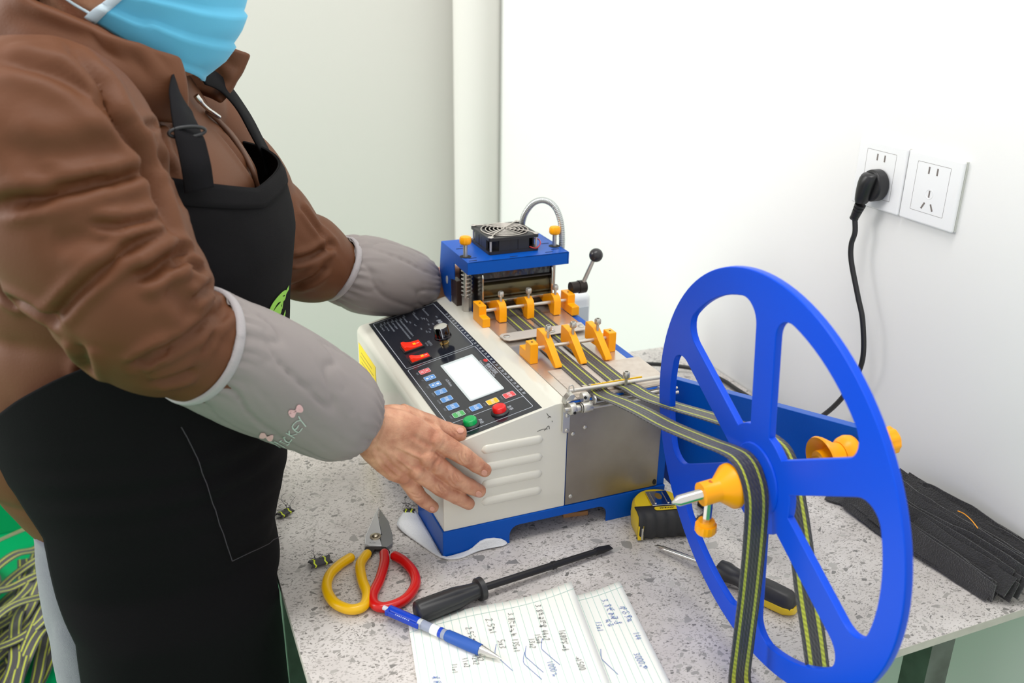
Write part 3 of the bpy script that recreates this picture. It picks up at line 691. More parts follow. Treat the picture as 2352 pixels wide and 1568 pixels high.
# ------------------------------------------------------------------ reel arm, axle and cones (bolted to the machine)
AX = 0.619
arm = MB()
arm.prism([(0.985, 0.1435), (0.583, 0.2495), (0.578, 0.240), (0.581, 0.196), (0.60, 0.178), (0.78, 0.075), (0.895, 0.012), (0.915, 0.008), (0.985, 0.012)], (AX, 0, 0), (0, 1, 0), (0, 0, 1), (0.0016, 0, 0))
arm.prism([(0.985, 0.1435), (0.583, 0.2495), (0.5825, 0.2480), (0.985, 0.142)], (AX, 0, 0), (0, 1, 0), (0, 0, 1), (0.0125, 0, 0))
arm_o = obj('reel_arm', arm, M_blue, mach, bevel=0.0007)
for (y, z) in ((0.955, 0.06), (0.955, 0.12)): obj('arm_spacer', MB().cyl((0.586, y, z), (AX, y, z), 0.006, n=18), M_nickel, arm_o, smooth=50)
WC = np.array((0.5089, 0.6068, 0.2122)); WN = np.array((0.9951, -0.0696, 0.0698)); WN /= np.linalg.norm(WN)
AD = np.array((0.993, -0.05, 0.10)); AD /= np.linalg.norm(AD)
obj('reel_axle', MB().lathe(WC, AD, [(-0.0925, 0.0008), (-0.086, 0.0052), (0.150, 0.0052), (0.151, 0.004)], n=24), M_chrome, arm_o, smooth=50)
def cone(k, s, name='reel_cone'):
    pr = [(0, 0.0055), (0, 0.0112), (s * 0.016, 0.0112), (s * 0.018, 0.0122), (s * 0.0285, 0.0208), (s * 0.031, 0.0215), (s * 0.033, 0.0215), (s * 0.0335, 0.0055)]
    return obj(name, MB().lathe(WC + AD * k, AD, pr, n=40, wob=lambda t, j: 0.012 * (math.sin(20 * t) > 0) if j in (3, 4) else 0), M_orange, arm_o, smooth=32)
cone(-0.0625, 1)
obj('reel_cone', MB().lathe(WC + AD * 0.064, AD, [(0, 0.0055), (0, 0.0098), (0.012, 0.0098), (0.0125, 0.0105), (0.004, 0.0205), (0.0025, 0.0225), (0.0045, 0.0232), (0.008, 0.0215), (0.019, 0.0135), (0.024, 0.0125), (0.0242, 0.0055)], n=40), M_orange, arm_o, smooth=40)
obj('reel_cone', MB().lathe(WC + AD * 0.0885, AD, [(0, 0.0055), (0, 0.0130), (0.004, 0.0160), (0.010, 0.0172), (0.015, 0.0160), (0.0185, 0.0115), (0.0186, 0.0055)], n=40), M_orange, arm_o, smooth=40)
obj('axle_nut', MB().lathe(WC + AD * 0.1365, AD, [(0, 0.0115), (0.002, 0.0135), (0.013, 0.0135), (0.016, 0.0105)], n=40, wob=lambda t, j: 0.05 * math.cos(10 * t) if j in (1, 2) else 0), M_orange, arm_o, smooth=45)
cb = WC + AD * (-0.0535)
q = MB(); q.cyl(cb + np.array((0, 0, -0.008)), cb + np.array((0, 0, -0.036)), 0.0042, n=8)
obj('cone_thumb_shaft', q, M_chrome, arm_o, smooth=30)
q = MB(); q.lathe(cb + np.array((0, 0, -0.0305)), (0, 0, -1), [(0, 0.005), (0, 0.0078), (0.0035, 0.0082), (0.004, 0.0098), (0.011, 0.0100), (0.0135, 0.0085), (0.0145, 0.005)], n=48, wob=lambda t, j: 0.035 * math.cos(16 * t) if 3 <= j <= 4 else 0)
obj('cone_thumb_knob', q, M_orange, arm_o, smooth=40)
q = MB(); q.cyl(cb + np.array((0, 0, 0.0108)), cb + np.array((0, 0, 0.0113)), 0.0022, n=12); obj('cone_set_hole', q, stick('dark_orange', 196, 96, 8), arm_o)

# blue six-spoked reel flange ---------------------------------------
E1 = np.cross((0, 0, 1), WN); E1 /= np.linalg.norm(E1); E2 = np.cross(WN, E1)
def window(phi):
    hw, ri, ro, fr_ = 0.0145, 0.052, 0.1745, 0.021
    tc_ = math.sqrt((ro - fr_) ** 2 - (hw + fr_) ** 2); out = []
    half = []
    a_in0 = math.asin(hw / ri); half += [(ri, a) for a in np.linspace(math.radians(30), a_in0, 7)]
    pts = [(ri * math.cos(a), ri * math.sin(a)) for _, a in half]
    pts.append((tc_ * 0.6, hw))
    c = np.array((tc_, hw + fr_)); a0 = -PI / 2; a1 = math.atan2(c[1], c[0])
    pts += [(c[0] + fr_ * math.cos(a), c[1] + fr_ * math.sin(a)) for a in np.linspace(a0, a1, 9)]
    pts += [(ro * math.cos(a), ro * math.sin(a)) for a in np.linspace(a1, math.radians(30), 6)[1:]]
    # pts is lower half (spoke at angle 0), mirror about the 30 degree bisector
    def mir(p):
        r_, a = math.hypot(*p), math.atan2(p[1], p[0]); return (r_ * math.cos(math.radians(60) - a), r_ * math.sin(math.radians(60) - a))
    full = pts + [mir(p) for p in pts[::-1]][1:-1]
    cph, sph = math.cos(phi), math.sin(phi)
    return [(x * cph - y * sph, x * sph + y * cph) for x, y in full]
cu = bpy.data.curves.new('flange_curve', 'CURVE'); cu.dimensions = '2D'; cu.fill_mode = 'BOTH'; cu.extrude = 0.0026; cu.bevel_depth = 0.0010; cu.bevel_resolution = 2
def spl(pts):
    s_ = cu.splines.new('POLY'); s_.points.add(len(pts) - 1)
    for p, (x, y) in zip(s_.points, pts): p.co = (x, y, 0, 1)
    s_.use_cyclic_u = True
spl([(0.1985 * math.cos(a), 0.1985 * math.sin(a)) for a in np.linspace(0, 2 * PI, 120, endpoint=False)])
for k in range(6): spl(window(math.radians(30 + 60 * k)))
tmp = bpy.data.objects.new('flange_tmp', cu); C.objects.link(tmp); bpy.context.view_layer.update()
fme = bpy.data.meshes.new_from_object(tmp.evaluated_get(bpy.context.evaluated_depsgraph_get())); bpy.data.objects.remove(tmp, do_unlink=True)
reel = thing('strap_reel', 'large blue six-spoked reel wheel hanging on the steel axle', 'reel', WC - np.array((0, 0, 0.2)))
n_ = len(fme.vertices); co = np.empty(n_ * 3); fme.vertices.foreach_get('co', co); co = co.reshape(-1, 3)
co = WC + co[:, :1] * E1 + co[:, 1:2] * E2 + co[:, 2:] * WN - np.array(reel.location)
fme.vertices.foreach_set('co', co.ravel()); fme.update(); fme.materials.clear()
obj('flange_disc', fme, M_wheel, reel, smooth=35)
hubp = []
obj('hub_boss', MB().lathe(WC - WN * 0.0052, WN, [(0, 0.010), (0, 0.034), (0.0012, 0.0352), (0.009, 0.0352), (0.0104, 0.034), (0.0104, 0.010)], n=40), M_wheel, reel, smooth=40)

# ------------------------------------------------------------------ webbing
def webmat(name, dark, yel):
    def weave(nm, col_, bs_):
        m = bpy.data.materials.new(nm); m.use_nodes = True; nt = m.node_tree; b = nt.nodes['Principled BSDF']
        b.inputs['Base Color'].default_value = col_; b.inputs['Roughness'].default_value = 0.5; b.inputs['Sheen Weight'].default_value = 0.25
        uv = nt.nodes.new('ShaderNodeUVMap'); mp = nt.nodes.new('ShaderNodeMapping'); mp.inputs['Rotation'].default_value = (0, 0, 0.5)
        w1 = nt.nodes.new('ShaderNodeTexWave'); w1.inputs['Scale'].default_value = bs_; w1.inputs['Distortion'].default_value = 0.4
        ck = nt.nodes.new('ShaderNodeTexWave'); ck.bands_direction = 'X'; ck.inputs['Scale'].default_value = bs_ * 0.9
        bp = nt.nodes.new('ShaderNodeBump'); bp.inputs['Strength'].default_value = 0.55; bp.inputs['Distance'].default_value = 0.0006
        ad = nt.nodes.new('ShaderNodeMath'); ad.operation = 'ADD'
        nt.links.new(uv.outputs[0], mp.inputs[0]); nt.links.new(mp.outputs[0], w1.inputs['Vector']); nt.links.new(uv.outputs[0], ck.inputs['Vector'])
        nt.links.new(w1.outputs['Fac'], ad.inputs[0]); nt.links.new(ck.outputs['Fac'], ad.inputs[1]); nt.links.new(ad.outputs[0], bp.inputs['Height'])
        nt.links.new(bp.outputs[0], b.inputs['Normal'])
        mx = nt.nodes.new('ShaderNodeMix'); mx.data_type = 'RGBA'; mx.inputs[6].default_value = tuple(c * 0.62 for c in col_[:3]) + (1,); mx.inputs[7].default_value = col_
        nt.links.new(w1.outputs['Fac'], mx.inputs[0]); nt.links.new(mx.outputs[2], b.inputs['Base Color'])
        return m
    return [weave(name, dark, 95), weave(name + '_stripe', yel, 130)]
M_web = webmat('black_webbing', rgb(58, 56, 60), rgb(190, 198, 54))
def ribbon(path, wdir, width=0.0258, th=0.0012, stripe=0.0073, sw=0.0022, normals=None):
    """webbing with two woven stripes: MB with material indices + uv list"""
    path = np.array(path, float); N = len(path); wdir = np.array(wdir, float)
    if wdir.ndim == 1: wdir = np.repeat(wdir[None], N, 0)
    T = np.gradient(path, axis=0); T /= np.linalg.norm(T, axis=1)[:, None]
    Wd = wdir - T * (wdir * T).sum(1)[:, None]; Wd /= np.linalg.norm(Wd, axis=1)[:, None]
    Nn = np.cross(T, Wd)
    s_ = stripe; sww = np.full(N, sw) if np.isscalar(sw) else np.array(sw)
    def prof_(i):
        w2 = sww[i] / 2; us = [-width / 2, -s_ - w2, -s_ + w2, -s_ * 0.3, s_ * 0.3, s_ - w2, s_ + w2, width / 2]
        return [(u, th / 2) for u in us] + [(u, -th / 2) for u in us[::-1]]
    prof = prof_(0); k = 8; mb = MB()
    v = []
    for i in range(N):
        for u, h in prof_(i): v.append(path[i] + Wd[i] * u + Nn[i] * h)
    m = 2 * k
    mb.v = [tuple(p) for p in v]
    for i in range(N - 1):
        for j in range(m):
            a, b = i * m + j, i * m + (j + 1) % m
            mb.f.append((a, b, b + m, a + m)); mb.mi.append(1 if j in (1, 5, k + 1, k + 5) else 0)
    mb.f.append(tuple(range(m))[::-1]); mb.mi.append(0); mb.f.append(tuple((N - 1) * m + j for j in range(m))); mb.mi.append(0)
    d = np.concatenate([[0], np.cumsum(np.linalg.norm(np.diff(path, axis=0), axis=1))])
    mb.uv = [(prof[j][0], d[i]) for i in range(N) for j in range(m)]
    return mb
def setuv(me, uv):
    l = me.uv_layers.new(name='UVMap'); idx = np.empty(len(me.loops), int); me.loops.foreach_get('vertex_index', idx)
    l.data.foreach_set('uv', np.array(uv)[idx].ravel())
def webbing(name, path, wdir, label, cat='strap', group=None, **k):
    mb = ribbon(path, wdir, **k)
    o = single(name, mb, M_web, label, cat, group, smooth=50)
    setuv(o.data, mb.uv); return o
def yz(pts, x0, x1, n=150):
    P = catmull(pts, n); t = np.linspace(0, 1, n); return np.stack([x0 + (x1 - x0) * t, P[:, 0], P[:, 1]], 1)
w1 = [(1.232, DK + 0.002), (1.20, DK + 0.0012), (1.10, DK + 0.0012), (0.98, DK + 0.0016), (0.905, DK + 0.002), (0.885, DK + 0.0018), (0.865, 0.183), (0.835, 0.1905), (0.79, 0.1995), (0.735, 0.2085), (0.665, 0.2245), (0.632, 0.2330), (0.612, 0.2355), (0.596, 0.2285), (0.5835, 0.2095), (0.5785, 0.178), (0.575, 0.113), (0.574, 0.052), (0.5725, 0.008), (0.563, 0.0022), (0.5535, 0.0010), (0.5515, -0.01), (0.551, -0.12), (0.552, -0.32)]
webbing('webbing_strap', yz(w1, 0.4893, 0.4872), (1, 0, 0), 'black yellow-striped strap draped over the orange cone in front of the reel', group='straps feeding through the cutter', sw=np.interp(np.linspace(0, 1, 150), [0, 0.55, 0.72, 0.85, 1], [0.0021, 0.0023, 0.0032, 0.0062, 0.0066]))
w2 = [(1.232, DK + 0.002), (1.20, DK + 0.0012), (1.10, DK + 0.0012), (0.98, DK + 0.0016), (0.92, DK + 0.002), (0.90, DK + 0.0022), (0.878, 0.1846), (0.843, 0.1885), (0.80, 0.1985), (0.763, 0.2085), (0.70, 0.226), (0.65, 0.2380), (0.622, 0.2420), (0.600, 0.2370), (0.582, 0.2135), (0.560, 0.168), (0.5436, 0.126), (0.517, 0.066), (0.499, 0.01), (0.488, -0.10), (0.486, -0.30)]
webbing('webbing_strap', yz(w2, 0.5238, 0.5262), (1, 0, 0), 'black yellow-striped strap passing behind the blue reel wheel', group='straps feeding through the cutter', sw=np.interp(np.linspace(0, 1, 150), [0, 0.6, 0.8, 1], [0.0021, 0.0024, 0.0040, 0.0044]))

# ------------------------------------------------------------------ sockets, plug and cord
M_sock = mat('socket_white', rgb(236, 237, 238), 0.25, coat=0.2)
M_slotg = mat('socket_slot', rgb(120, 112, 108), 0.6)
def socket(y0, label):
    z0 = 0.3615; s_ = thing('wall_socket', label, 'socket', (XW, y0 + 0.043, z0), 'double gang of wall sockets')
    q = MB(); q.box(XW - 0.003, XW, y0 + 0.001, y0 + 0.085, z0 + 0.001, z0 + 0.085); obj('backing_box', q, stick('socket_edge', 205, 206, 200), s_)
    pl_ = obj('face_plate', MB().box(XW - 0.0085, XW - 0.003, y0, y0 + 0.086, z0, z0 + 0.086), M_sock, s_, bevel=0.0032, seg=4)
    q = MB(); a = rrect(0, 0.052, 0, 0.0605, 0.001, 2); n = len(a); o_ = np.array((XW - 0.0086, y0 + 0.017, z0 + 0.0145))
    w_ = 0.0004; b = rrect(w_, 0.052 - w_, w_, 0.0605 - w_, 0.001, 2)
    q.add([o_ + np.array((0, x, z)) for x, z in a] + [o_ + np.array((0, x, z)) for x, z in b], [(i, (i + 1) % n, n + (i + 1) % n, n + i) for i in range(n)])
    obj('insert_line', q, M_slotg, pl_, smooth=0)
    def sl(cy, cz, h, w, rot):
        q = MB(); r_ = math.radians(rot); u = np.array((0, math.sin(r_), math.cos(r_))); v = np.array((0, math.cos(r_), -math.sin(r_)))
        q.obox((XW - 0.0084, cy, cz), u * h / 2, v * w / 2, np.array((0.0004, 0, 0))); obj('socket_slot', q, M_slotg, pl_)
    c = y0 + 0.043
    sl(c + 0.0065, z0 + 0.0665, 0.0085, 0.0022, 0); sl(c - 0.0065, z0 + 0.0665, 0.0085, 0.0022, 0)
    q = MB(); q.lathe((XW - 0.0086, c, z0 + 0.0385), (-1, 0, 0), [(-0.001, 0.006), (0.0002, 0.006), (0.0002, 0.0054), (-0.0004, 0.0045)], n=24); obj('earth_ring', q, M_sock, pl_, smooth=50)
    sl(c, z0 + 0.0385, 0.0085, 0.002, 0); sl(c + 0.0068, z0 + 0.023, 0.009, 0.0022, -28); sl(c - 0.0068, z0 + 0.023, 0.009, 0.0022, 28)
    return s_
socket(0.7925, 'empty white wall socket plate on the right, nothing plugged in')
socket(0.8800, 'white wall socket plate with the black plug pushed into it')
cord = thing('power_cord', 'black power cord with angled plug running from wall socket to machine', 'cord', (0.87, 0.92, 0.0))
py, pz = 0.918, 0.394
q = MB(); q.lathe((XW - 0.0088, py, pz), (-1, 0, 0), [(0, 0.0170), (0.002, 0.0185), (0.015, 0.0185), (0.0168, 0.0165)], n=32); q.v = [(x, y, pz + (z - pz) * 1.12) for x, y, z in q.v]
pg = obj('plug_head', q, M_cable, cord, bevel=0.001, smooth=50)
rings = []
for (dx, dy, dz, a, b) in ((-0.024, 0.0, 0.017, 0.006, 0.010), (-0.026, 0.001, 0.0145, 0.0105, 0.0125), (-0.0275, 0.003, 0.004, 0.0118, 0.0125), (-0.0275, 0.006, -0.014, 0.0105, 0.0105), (-0.0275, 0.0085, -0.027, 0.0085, 0.0085)):
    rings.append([(XW + dx + a * math.cos(t), py + dy + b * math.sin(t), pz + dz) for t in np.linspace(0, 2 * PI, 24, endpoint=False)])
obj('plug_body', MB().loft(rings), M_cable, cord, subsurf=1)
ps = np.array((XW - 0.0275, py + 0.0085, pz - 0.0265))
q = MB(); 
for k in range(5): q.lathe(ps + np.array((0, 0.0016, -0.0042)) * k, (0, 0.35, -1), [(0, 0.0072 - 0.0004 * k), (0.0028, 0.0072 - 0.0004 * k), (0.003, 0.0058), (0.0045, 0.0058)], n=18)
obj('strain_relief', q, M_cable, cord, smooth=40)
cp = [tuple(ps + np.array((0, 0.007, -0.018))), (0.8825, 0.9285, 0.330), (0.881, 0.9300, 0.312), (0.881, 0.925, 0.290), (0.882, 0.9045, 0.248), (0.882, 0.888, 0.216), (0.882, 0.8775, 0.164), (0.882, 0.894, 0.114), (0.882, 0.925, 0.066), (0.884, 0.968, 0.025), (0.886, 1.02, 0.0055), (0.888, 1.09, 0.005), (0.886, 1.142, 0.005), (0.884, 1.18, 0.006), (0.866, 1.225, 0.009), (0.82, 1.252, 0.014), (0.765, 1.255, 0.024), (0.70, 1.245, 0.040), (0.64, 1.23, 0.055), (0.588, 1.225, 0.06)]
obj('cable', MB().tube(catmull(cp, 170), 0.0036, n=12), M_cable, cord, smooth=60)

# pale box standing behind the machine
q = MB().box(0.640, 0.693, 1.302, 1.345, 0.0, 0.145)
pb = thing('plastic_box', 'pale grey plastic box standing behind the blue tower on the table', 'box', (0.68, 1.32, 0))
obj('box_body', q, stick('pale_grey_plastic', 226, 230, 230, 0.4), pb, bevel=0.012, seg=4)
obj('box_window', MB().box(0.648, 0.686, 1.3013, 1.3022, 0.096, 0.122), stick('pale_window', 196, 204, 206, 0.2), pb)

# ------------------------------------------------------------------ small things on the table
# foam sheet around the machine's corner
M_foam = mat('white_foam', rgb(232, 234, 236), 0.75, bump=(500, 0.5))
fm = MB()
N = 26; outer = catmull([(0.2700, 0.9900), (0.2535, 0.9640), (0.2535, 0.9520), (0.2660, 0.9180), (0.2825, 0.8790), (0.3020, 0.8700), (0.3200, 0.8735), (0.3350, 0.8760), (0.3600, 0.8745), (0.3660, 0.8775)], N)
inner = catmull([(0.2840, 0.9900), (0.2845, 0.9640), (0.2845, 0.9500), (0.2845, 0.9180), (0.2845, 0.8805), (0.3030, 0.8782), (0.3200, 0.8782), (0.3350, 0.8782), (0.3600, 0.8782), (0.3660, 0.8782)], N)
rows = []
for k in range(7):
    t = k / 6; r_ = []
    for i in range(N):
        p = outer[i] * (1 - t) + inner[i] * t; s_ = i / (N - 1)
        lift = 0.0016 + 0.010 * math.exp(-((s_ - 0.18) / 0.13) ** 2) * (1 - t) * t * 2 + 0.013 * t ** 1.5 * math.exp(-((s_ - 0.80) / 0.12) ** 2) + 0.004 * (1 - t) * math.exp(-((s_ - 0.12) / 0.1) ** 2)
        r_.append((p[0], p[1], lift))
    rows.append(r_)
fm.grid(rows)
single('foam_sheet', fm, M_foam, 'torn white foam sheet sticking out under the machine corner', 'foam sheet', solid=0.0022, smooth=80)
single('cardboard_scrap', MB().prism([(0.455, 0.905), (0.488, 0.90), (0.492, 0.93), (0.46, 0.935)], (0, 0, 0.0), (1, 0, 0), (0, 1, 0), (0, 0, 0.006)), stick('brown_card', 176, 128, 84, 0.8), 'small brown cardboard piece under the machine base', 'cardboard', bevel=0.0006)

# scissors
M_blade = mat('blade_painted_reflection', rgb(226, 228, 230), 0.2, 0.6); M_bladed = mat('ground_blade', rgb(150, 152, 158), 0.34, 1.0)  # left blade is paler: its bright reflection is put into the colour
sc = thing('scissors', 'shears with one yellow and one red handle lying open', 'scissors', (0.2, 0.9, 0.0))
zb = 0.0062
q = MB().prism([(0.2405, 1.0035), (0.233, 0.9920), (0.2085, 0.9460), (0.2035, 0.9290), (0.2075, 0.9245), (0.2215, 0.9185), (0.2235, 0.9380), (0.2275, 0.9440), (0.2295, 0.9560), (0.2340, 0.9850)], (0, 0, zb), (1, 0, 0), (0, 1, 0), (0, 0, 0.0026))
b1 = obj('blade', q, M_blade, sc, bevel=0.0006)
q = MB().prism([(0.2410, 1.0040), (0.2440, 0.9700), (0.2405, 0.9400), (0.2355, 0.9220), (0.2245, 0.9150), (0.215, 0.921), (0.2180, 0.9400), (0.2285, 0.9440), (0.2320, 0.9700)], (0, 0, zb - 0.0030), (1, 0, 0), (0, 1, 0), (0, 0, 0.0027))
obj('blade', q, M_bladed, sc, bevel=0.0005)
q = MB(); q.lathe((0.2190, 0.9385, zb + 0.0026), (0, 0, 1), [(0, 0.0068), (0.0012, 0.0068), (0.0016, 0.0040), (0.0032, 0.0040), (0.0040, 0.0028)], n=24)
obj('pivot_screw', q, mat('old_brass_nickel', rgb(168, 158, 140), 0.3, 1.0), sc, smooth=40)
q = MB().prism([(0.203, 0.926), (0.196, 0.912), (0.206, 0.9075), (0.213, 0.9175), (0.222, 0.914), (0.2225, 0.903), (0.2285, 0.907), (0.2262, 0.9175), (0.2165, 0.9225)], (0, 0, 0.003), (1, 0, 0), (0, 1, 0), (0, 0, 0.0035)); obj('tang', q, M_darkmet, sc, bevel=0.0006)
text('maker_stamp', 'A101', 0.0042, (0.2130, 0.9275, zb + 0.00275), (0.93, -0.36, 0), (0.36, 0.93, 0), stick('stamp_grey', 104, 104, 108), sc)
YG = [(0.2035, 0.9135), (0.1896, 0.8946), (0.1842, 0.8656), (0.1828, 0.838), (0.1740, 0.8190), (0.1591, 0.8190), (0.1462, 0.8366), (0.1436, 0.8636), (0.1522, 0.8873), (0.1681, 0.9030), (0.1855, 0.9130)]
RG = [(0.2215, 0.9080), (0.2160, 0.8871), (0.2028, 0.8583), (0.1885, 0.8340), (0.1865, 0.8160), (0.1975, 0.8080), (0.2193, 0.8135), (0.2367, 0.8329), (0.2420, 0.8560), (0.2377, 0.8821), (0.2285, 0.8990)]
for pts_, m_, nm in ((YG, stick('yellow_grip', 236, 184, 6, 0.28), 'yellow dipped handle'), (RG, stick('red_grip', 206, 22, 20, 0.26), 'red dipped handle')):
    P = catmull([(x, y, 0.0066) for x, y in pts_], 80); rad = np.full(80, 0.0058); rad[:3] = (0.0046, 0.0054, 0.0058); rad[-3:] = (0.0058, 0.0048, 0.003)
    h = obj('handle', MB().tube(P, rad, n=16), m_, sc, smooth=60); h['label'] = nm
# black screwdriver
M_sd = mat('black_pvc', rgb(38, 38, 40), 0.42)
sd = thing('screwdriver', 'all-black flat screwdriver lying next to the note sheets', 'screwdriver', (0.3, 0.79, 0.0))
a = np.array((0.2215, 0.7785, 0.0135)); b = np.array((0.303, 0.7925, 0.0135)); d = (b - a) / np.linalg.norm(b - a); Lh = np.linalg.norm(b - a)
q = MB(); q.lathe(a, d, [(0, 0.009), (0.0015, 0.0118), (0.005, 0.0128), (0.048, 0.0124), (0.066, 0.0098), (Lh - 0.008, 0.0092), (Lh - 0.007, 0.0128), (Lh - 0.001, 0.0132), (Lh, 0.011)], n=48,
      wob=lambda t, k: -0.14 * max(0, math.cos(6 * t)) ** 3 if k in (3, 4) else (-0.05 * max(0, math.cos(6 * t)) ** 3 if k == 2 else 0))
obj('handle', q, M_sd, sd, smooth=45)
tipv = np.array((0.478, 0.8190, 0.0065)); d2 = (tipv - b) / np.linalg.norm(tipv - b)
obj('shaft', MB().lathe(b - d2 * 0.004, d2, [(0, 0.0042), (0.095, 0.0042), (0.0955, 0.0050), (0.100, 0.0050), (0.1005, 0.0040), (0.158, 0.0036)], n=16), mat('blackened_shaft', rgb(44, 43, 44), 0.38, 0.5), sd, smooth=40)
e = b + d2 * 0.153; sv = np.cross(d2, (0, 0, 1)); sv /= np.linalg.norm(sv); up = np.cross(sv, d2)
rings = [[p_ + sv * w_ * sx + up * t_ * sy for sx, sy in ((-1, -1), (1, -1), (1, 1), (-1, 1))] for p_, w_, t_ in ((e, 0.0030, 0.0032), (e + d2 * 0.008, 0.0046, 0.0022), (e + d2 * 0.018, 0.0046, 0.0009), (e + d2 * 0.0235, 0.0042, 0.0005))]
obj('blade_tip', MB().loft(rings), mat('blackened_shaft', None), sd)
# second screwdriver, yellow-backed handle
s2 = thing('screwdriver', 'black and yellow handled screwdriver with bright shaft behind the reel', 'screwdriver', (0.58, 0.7, 0.0))
a = np.array((0.5685, 0.726, 0.0135)); b = np.array((0.6075, 0.642, 0.0125)); d = (b - a) / np.linalg.norm(b - a); Lh = np.linalg.norm(b - a)
hp = [(-0.002, 0.007), (0.0, 0.0108), (0.010, 0.0118), (0.016, 0.0102), (0.026, 0.0095), (0.040, 0.0128), (0.065, 0.0138), (0.085, 0.0132), (Lh, 0.0105), (Lh + 0.002, 0.007)]
q = MB(); q.lathe(a, d, hp, n=40, wob=lambda t, k: 0.03 * math.cos(6 * t) if k in (5, 6, 7) else 0); h2 = obj('handle', q, M_sd, s2, smooth=50)
q = MB(); q.lathe(a + np.array((0, 0, -0.0022)), d, [(0.028, 0.008), (0.040, 0.0134), (0.066, 0.0146), (0.085, 0.0140), (Lh - 0.001, 0.011), (Lh + 0.003, 0.008)], n=40)
q.v = [(x, y, max(0.0006, min(z, 0.0125))) for x, y, z in q.v]; obj('yellow_shell', q, stick('tool_yellow', 232, 196, 30), h2, smooth=60)
tipv = np.array((0.5270, 0.8045, 0.006))
d2 = (tipv - a) / np.linalg.norm(tipv - a)
obj('shaft', MB().lathe(a + d2 * -0.002, d2, [(0, 0.0031), (0.075, 0.0031), (0.083, 0.0024), (0.0885, 0.0006)], n=16), M_chrome, s2, smooth=50)
# tape measure
tp = thing('tape_measure', 'yellow and black tape measure with metal belt clip', 'tape measure', (0.55, 0.84, 0.0))
o_ = np.array((0.5175, 0.8265, 0.0)); ux = np.array((0.970, -0.243, 0)); uy = np.array((0.243, 0.970, 0)); UZ = np.array((0, 0, 1.0))
def dsh(w_, h_, ins, n=22):
    pts = [(ins, ins), (w_ - ins, ins), (w_ - ins, h_ * 0.42)]
    pts += [(w_ / 2 + (w_ / 2 - ins) * math.cos(t), h_ * 0.42 + (h_ * 0.58 - ins) * math.sin(t)) for t in np.linspace(0.05, PI - 0.05, n)] + [(ins, h_ * 0.42)]
    return pts
rings = [[o_ + ux * x + uy * y + UZ * z for x, y in dsh(0.069, 0.064, ins)] for z, ins in ((0.0005, 0.004), (0.004, 0.001), (0.018, 0), (0.030, 0.001), (0.0345, 0.004), (0.0352, 0.009))]
obj('case', MB().loft(rings), stick('tape_yellow', 226, 194, 24, 0.4), tp, smooth=45)
grip = []
nx = 40
gr = MB(); rows = []
for (yy, zz) in ((0.022, 0.0354), (0.010, 0.0356), (0.001, 0.0330), (-0.0022, 0.028), (-0.0026, 0.010), (-0.001, 0.003), (0.004, 0.0006)):
    row = []
    for i in range(nx + 1):
        x = 0.0005 + 0.069 * i / nx; wv = 0.0012 * math.sin(i / nx * 5 * 2 * PI) * (1 if zz > 0.002 else 0)
        yb_ = yy - (wv if yy < 0.012 else 0)
        if yy > 0.02: yb_ = 0.020 + 0.020 * max(0, (i / nx - 0.42)) ** 0.8
        row.append(o_ + ux * x + uy * yb_ + UZ * (zz + (0.0008 if yy < 0.02 else 0)))
    rows.append(row)
gr.grid(rows); obj('rubber_grip', gr, mat('black_rubber_grip', rgb(38, 38, 40), 0.6), tp, solid=0.0016, smooth=60)
rows = [[o_ + ux * (0.0690 + 0.001 * math.sin(t * PI)) + uy * y_ + UZ * z_ for t in (0, 1)] for y_, z_ in ((0.0, 0.004), (0.0, 0.030))]
cl = MB(); cz = 0.0372; co_ = o_ + ux * 0.036 + uy * 0.034
cl.obox(co_ + UZ * cz, ux * 0.0135, uy * 0.0165, UZ * 0.0006)
clip = obj('belt_clip', cl, M_chrome, tp, bevel=0.0004)
for s_ in (-1, 1):
    obj('clip_rib', MB().obox(co_ + ux * 0.0082 * s_ + UZ * (cz + 0.0009), ux * 0.0013, uy * 0.013, UZ * 0.0006), M_chrome, clip, bevel=0.0005)
q = MB(); q.prism([(0.0042 * math.cos(t), 0.004 + 0.0075 * math.sin(t)) for t in np.linspace(0, 2 * PI, 20, endpoint=False)], co_ + UZ * (cz + 0.0006), ux, uy, UZ * 0.0002); obj('clip_hole', q, stick('clip_hole_amber', 120, 92, 20), clip)
q = MB(); q.prism(rrect(-0.016, 0.016, -0.0036, 0.0036, 0.0035), o_ + ux * 0.039 + uy * 0.0105 + UZ * 0.0372, ux, uy, UZ * 0.0009)
lb = obj('name_badge', q, stick('tape_yellow', 226, 194, 24), tp, bevel=0.0003)
q = MB()
for k in range(9): q.obox(o_ + ux * (0.0305 + 0.0021 * k) + uy * 0.0105 + UZ * 0.0382, ux * (0.0004 + 0.0003 * (k % 2)), uy * (0.0014 - 0.0003 * (k % 3)), UZ * 0.0001)
obj('badge_marks', q, stick('ink_black', 30, 28, 26), lb)
q = MB(); q.obox(o_ + ux * 0.0035 + uy * -0.0028 + UZ * 0.013, ux * 0.0035, uy * 0.001, UZ * 0.010); bl_ = obj('blade_hook_slot', q, stick('tape_yellow', 226, 194, 24), tp, bevel=0.0005)
obj('blade_hook', MB().obox(o_ + ux * 0.0052 + uy * -0.0040 + UZ * 0.012, ux * 0.0012, uy * 0.0008, UZ * 0.008), M_nickel, tp, bevel=0.0004)
lp = catmull([(0.586, 0.845, 0.012), (0.608, 0.824, 0.006), (0.628, 0.833, 0.006), (0.641, 0.853, 0.006), (0.6395, 0.868, 0.006), (0.6325, 0.868, 0.006), (0.634, 0.852, 0.006), (0.622, 0.838, 0.006), (0.606, 0.830, 0.006)], 60)
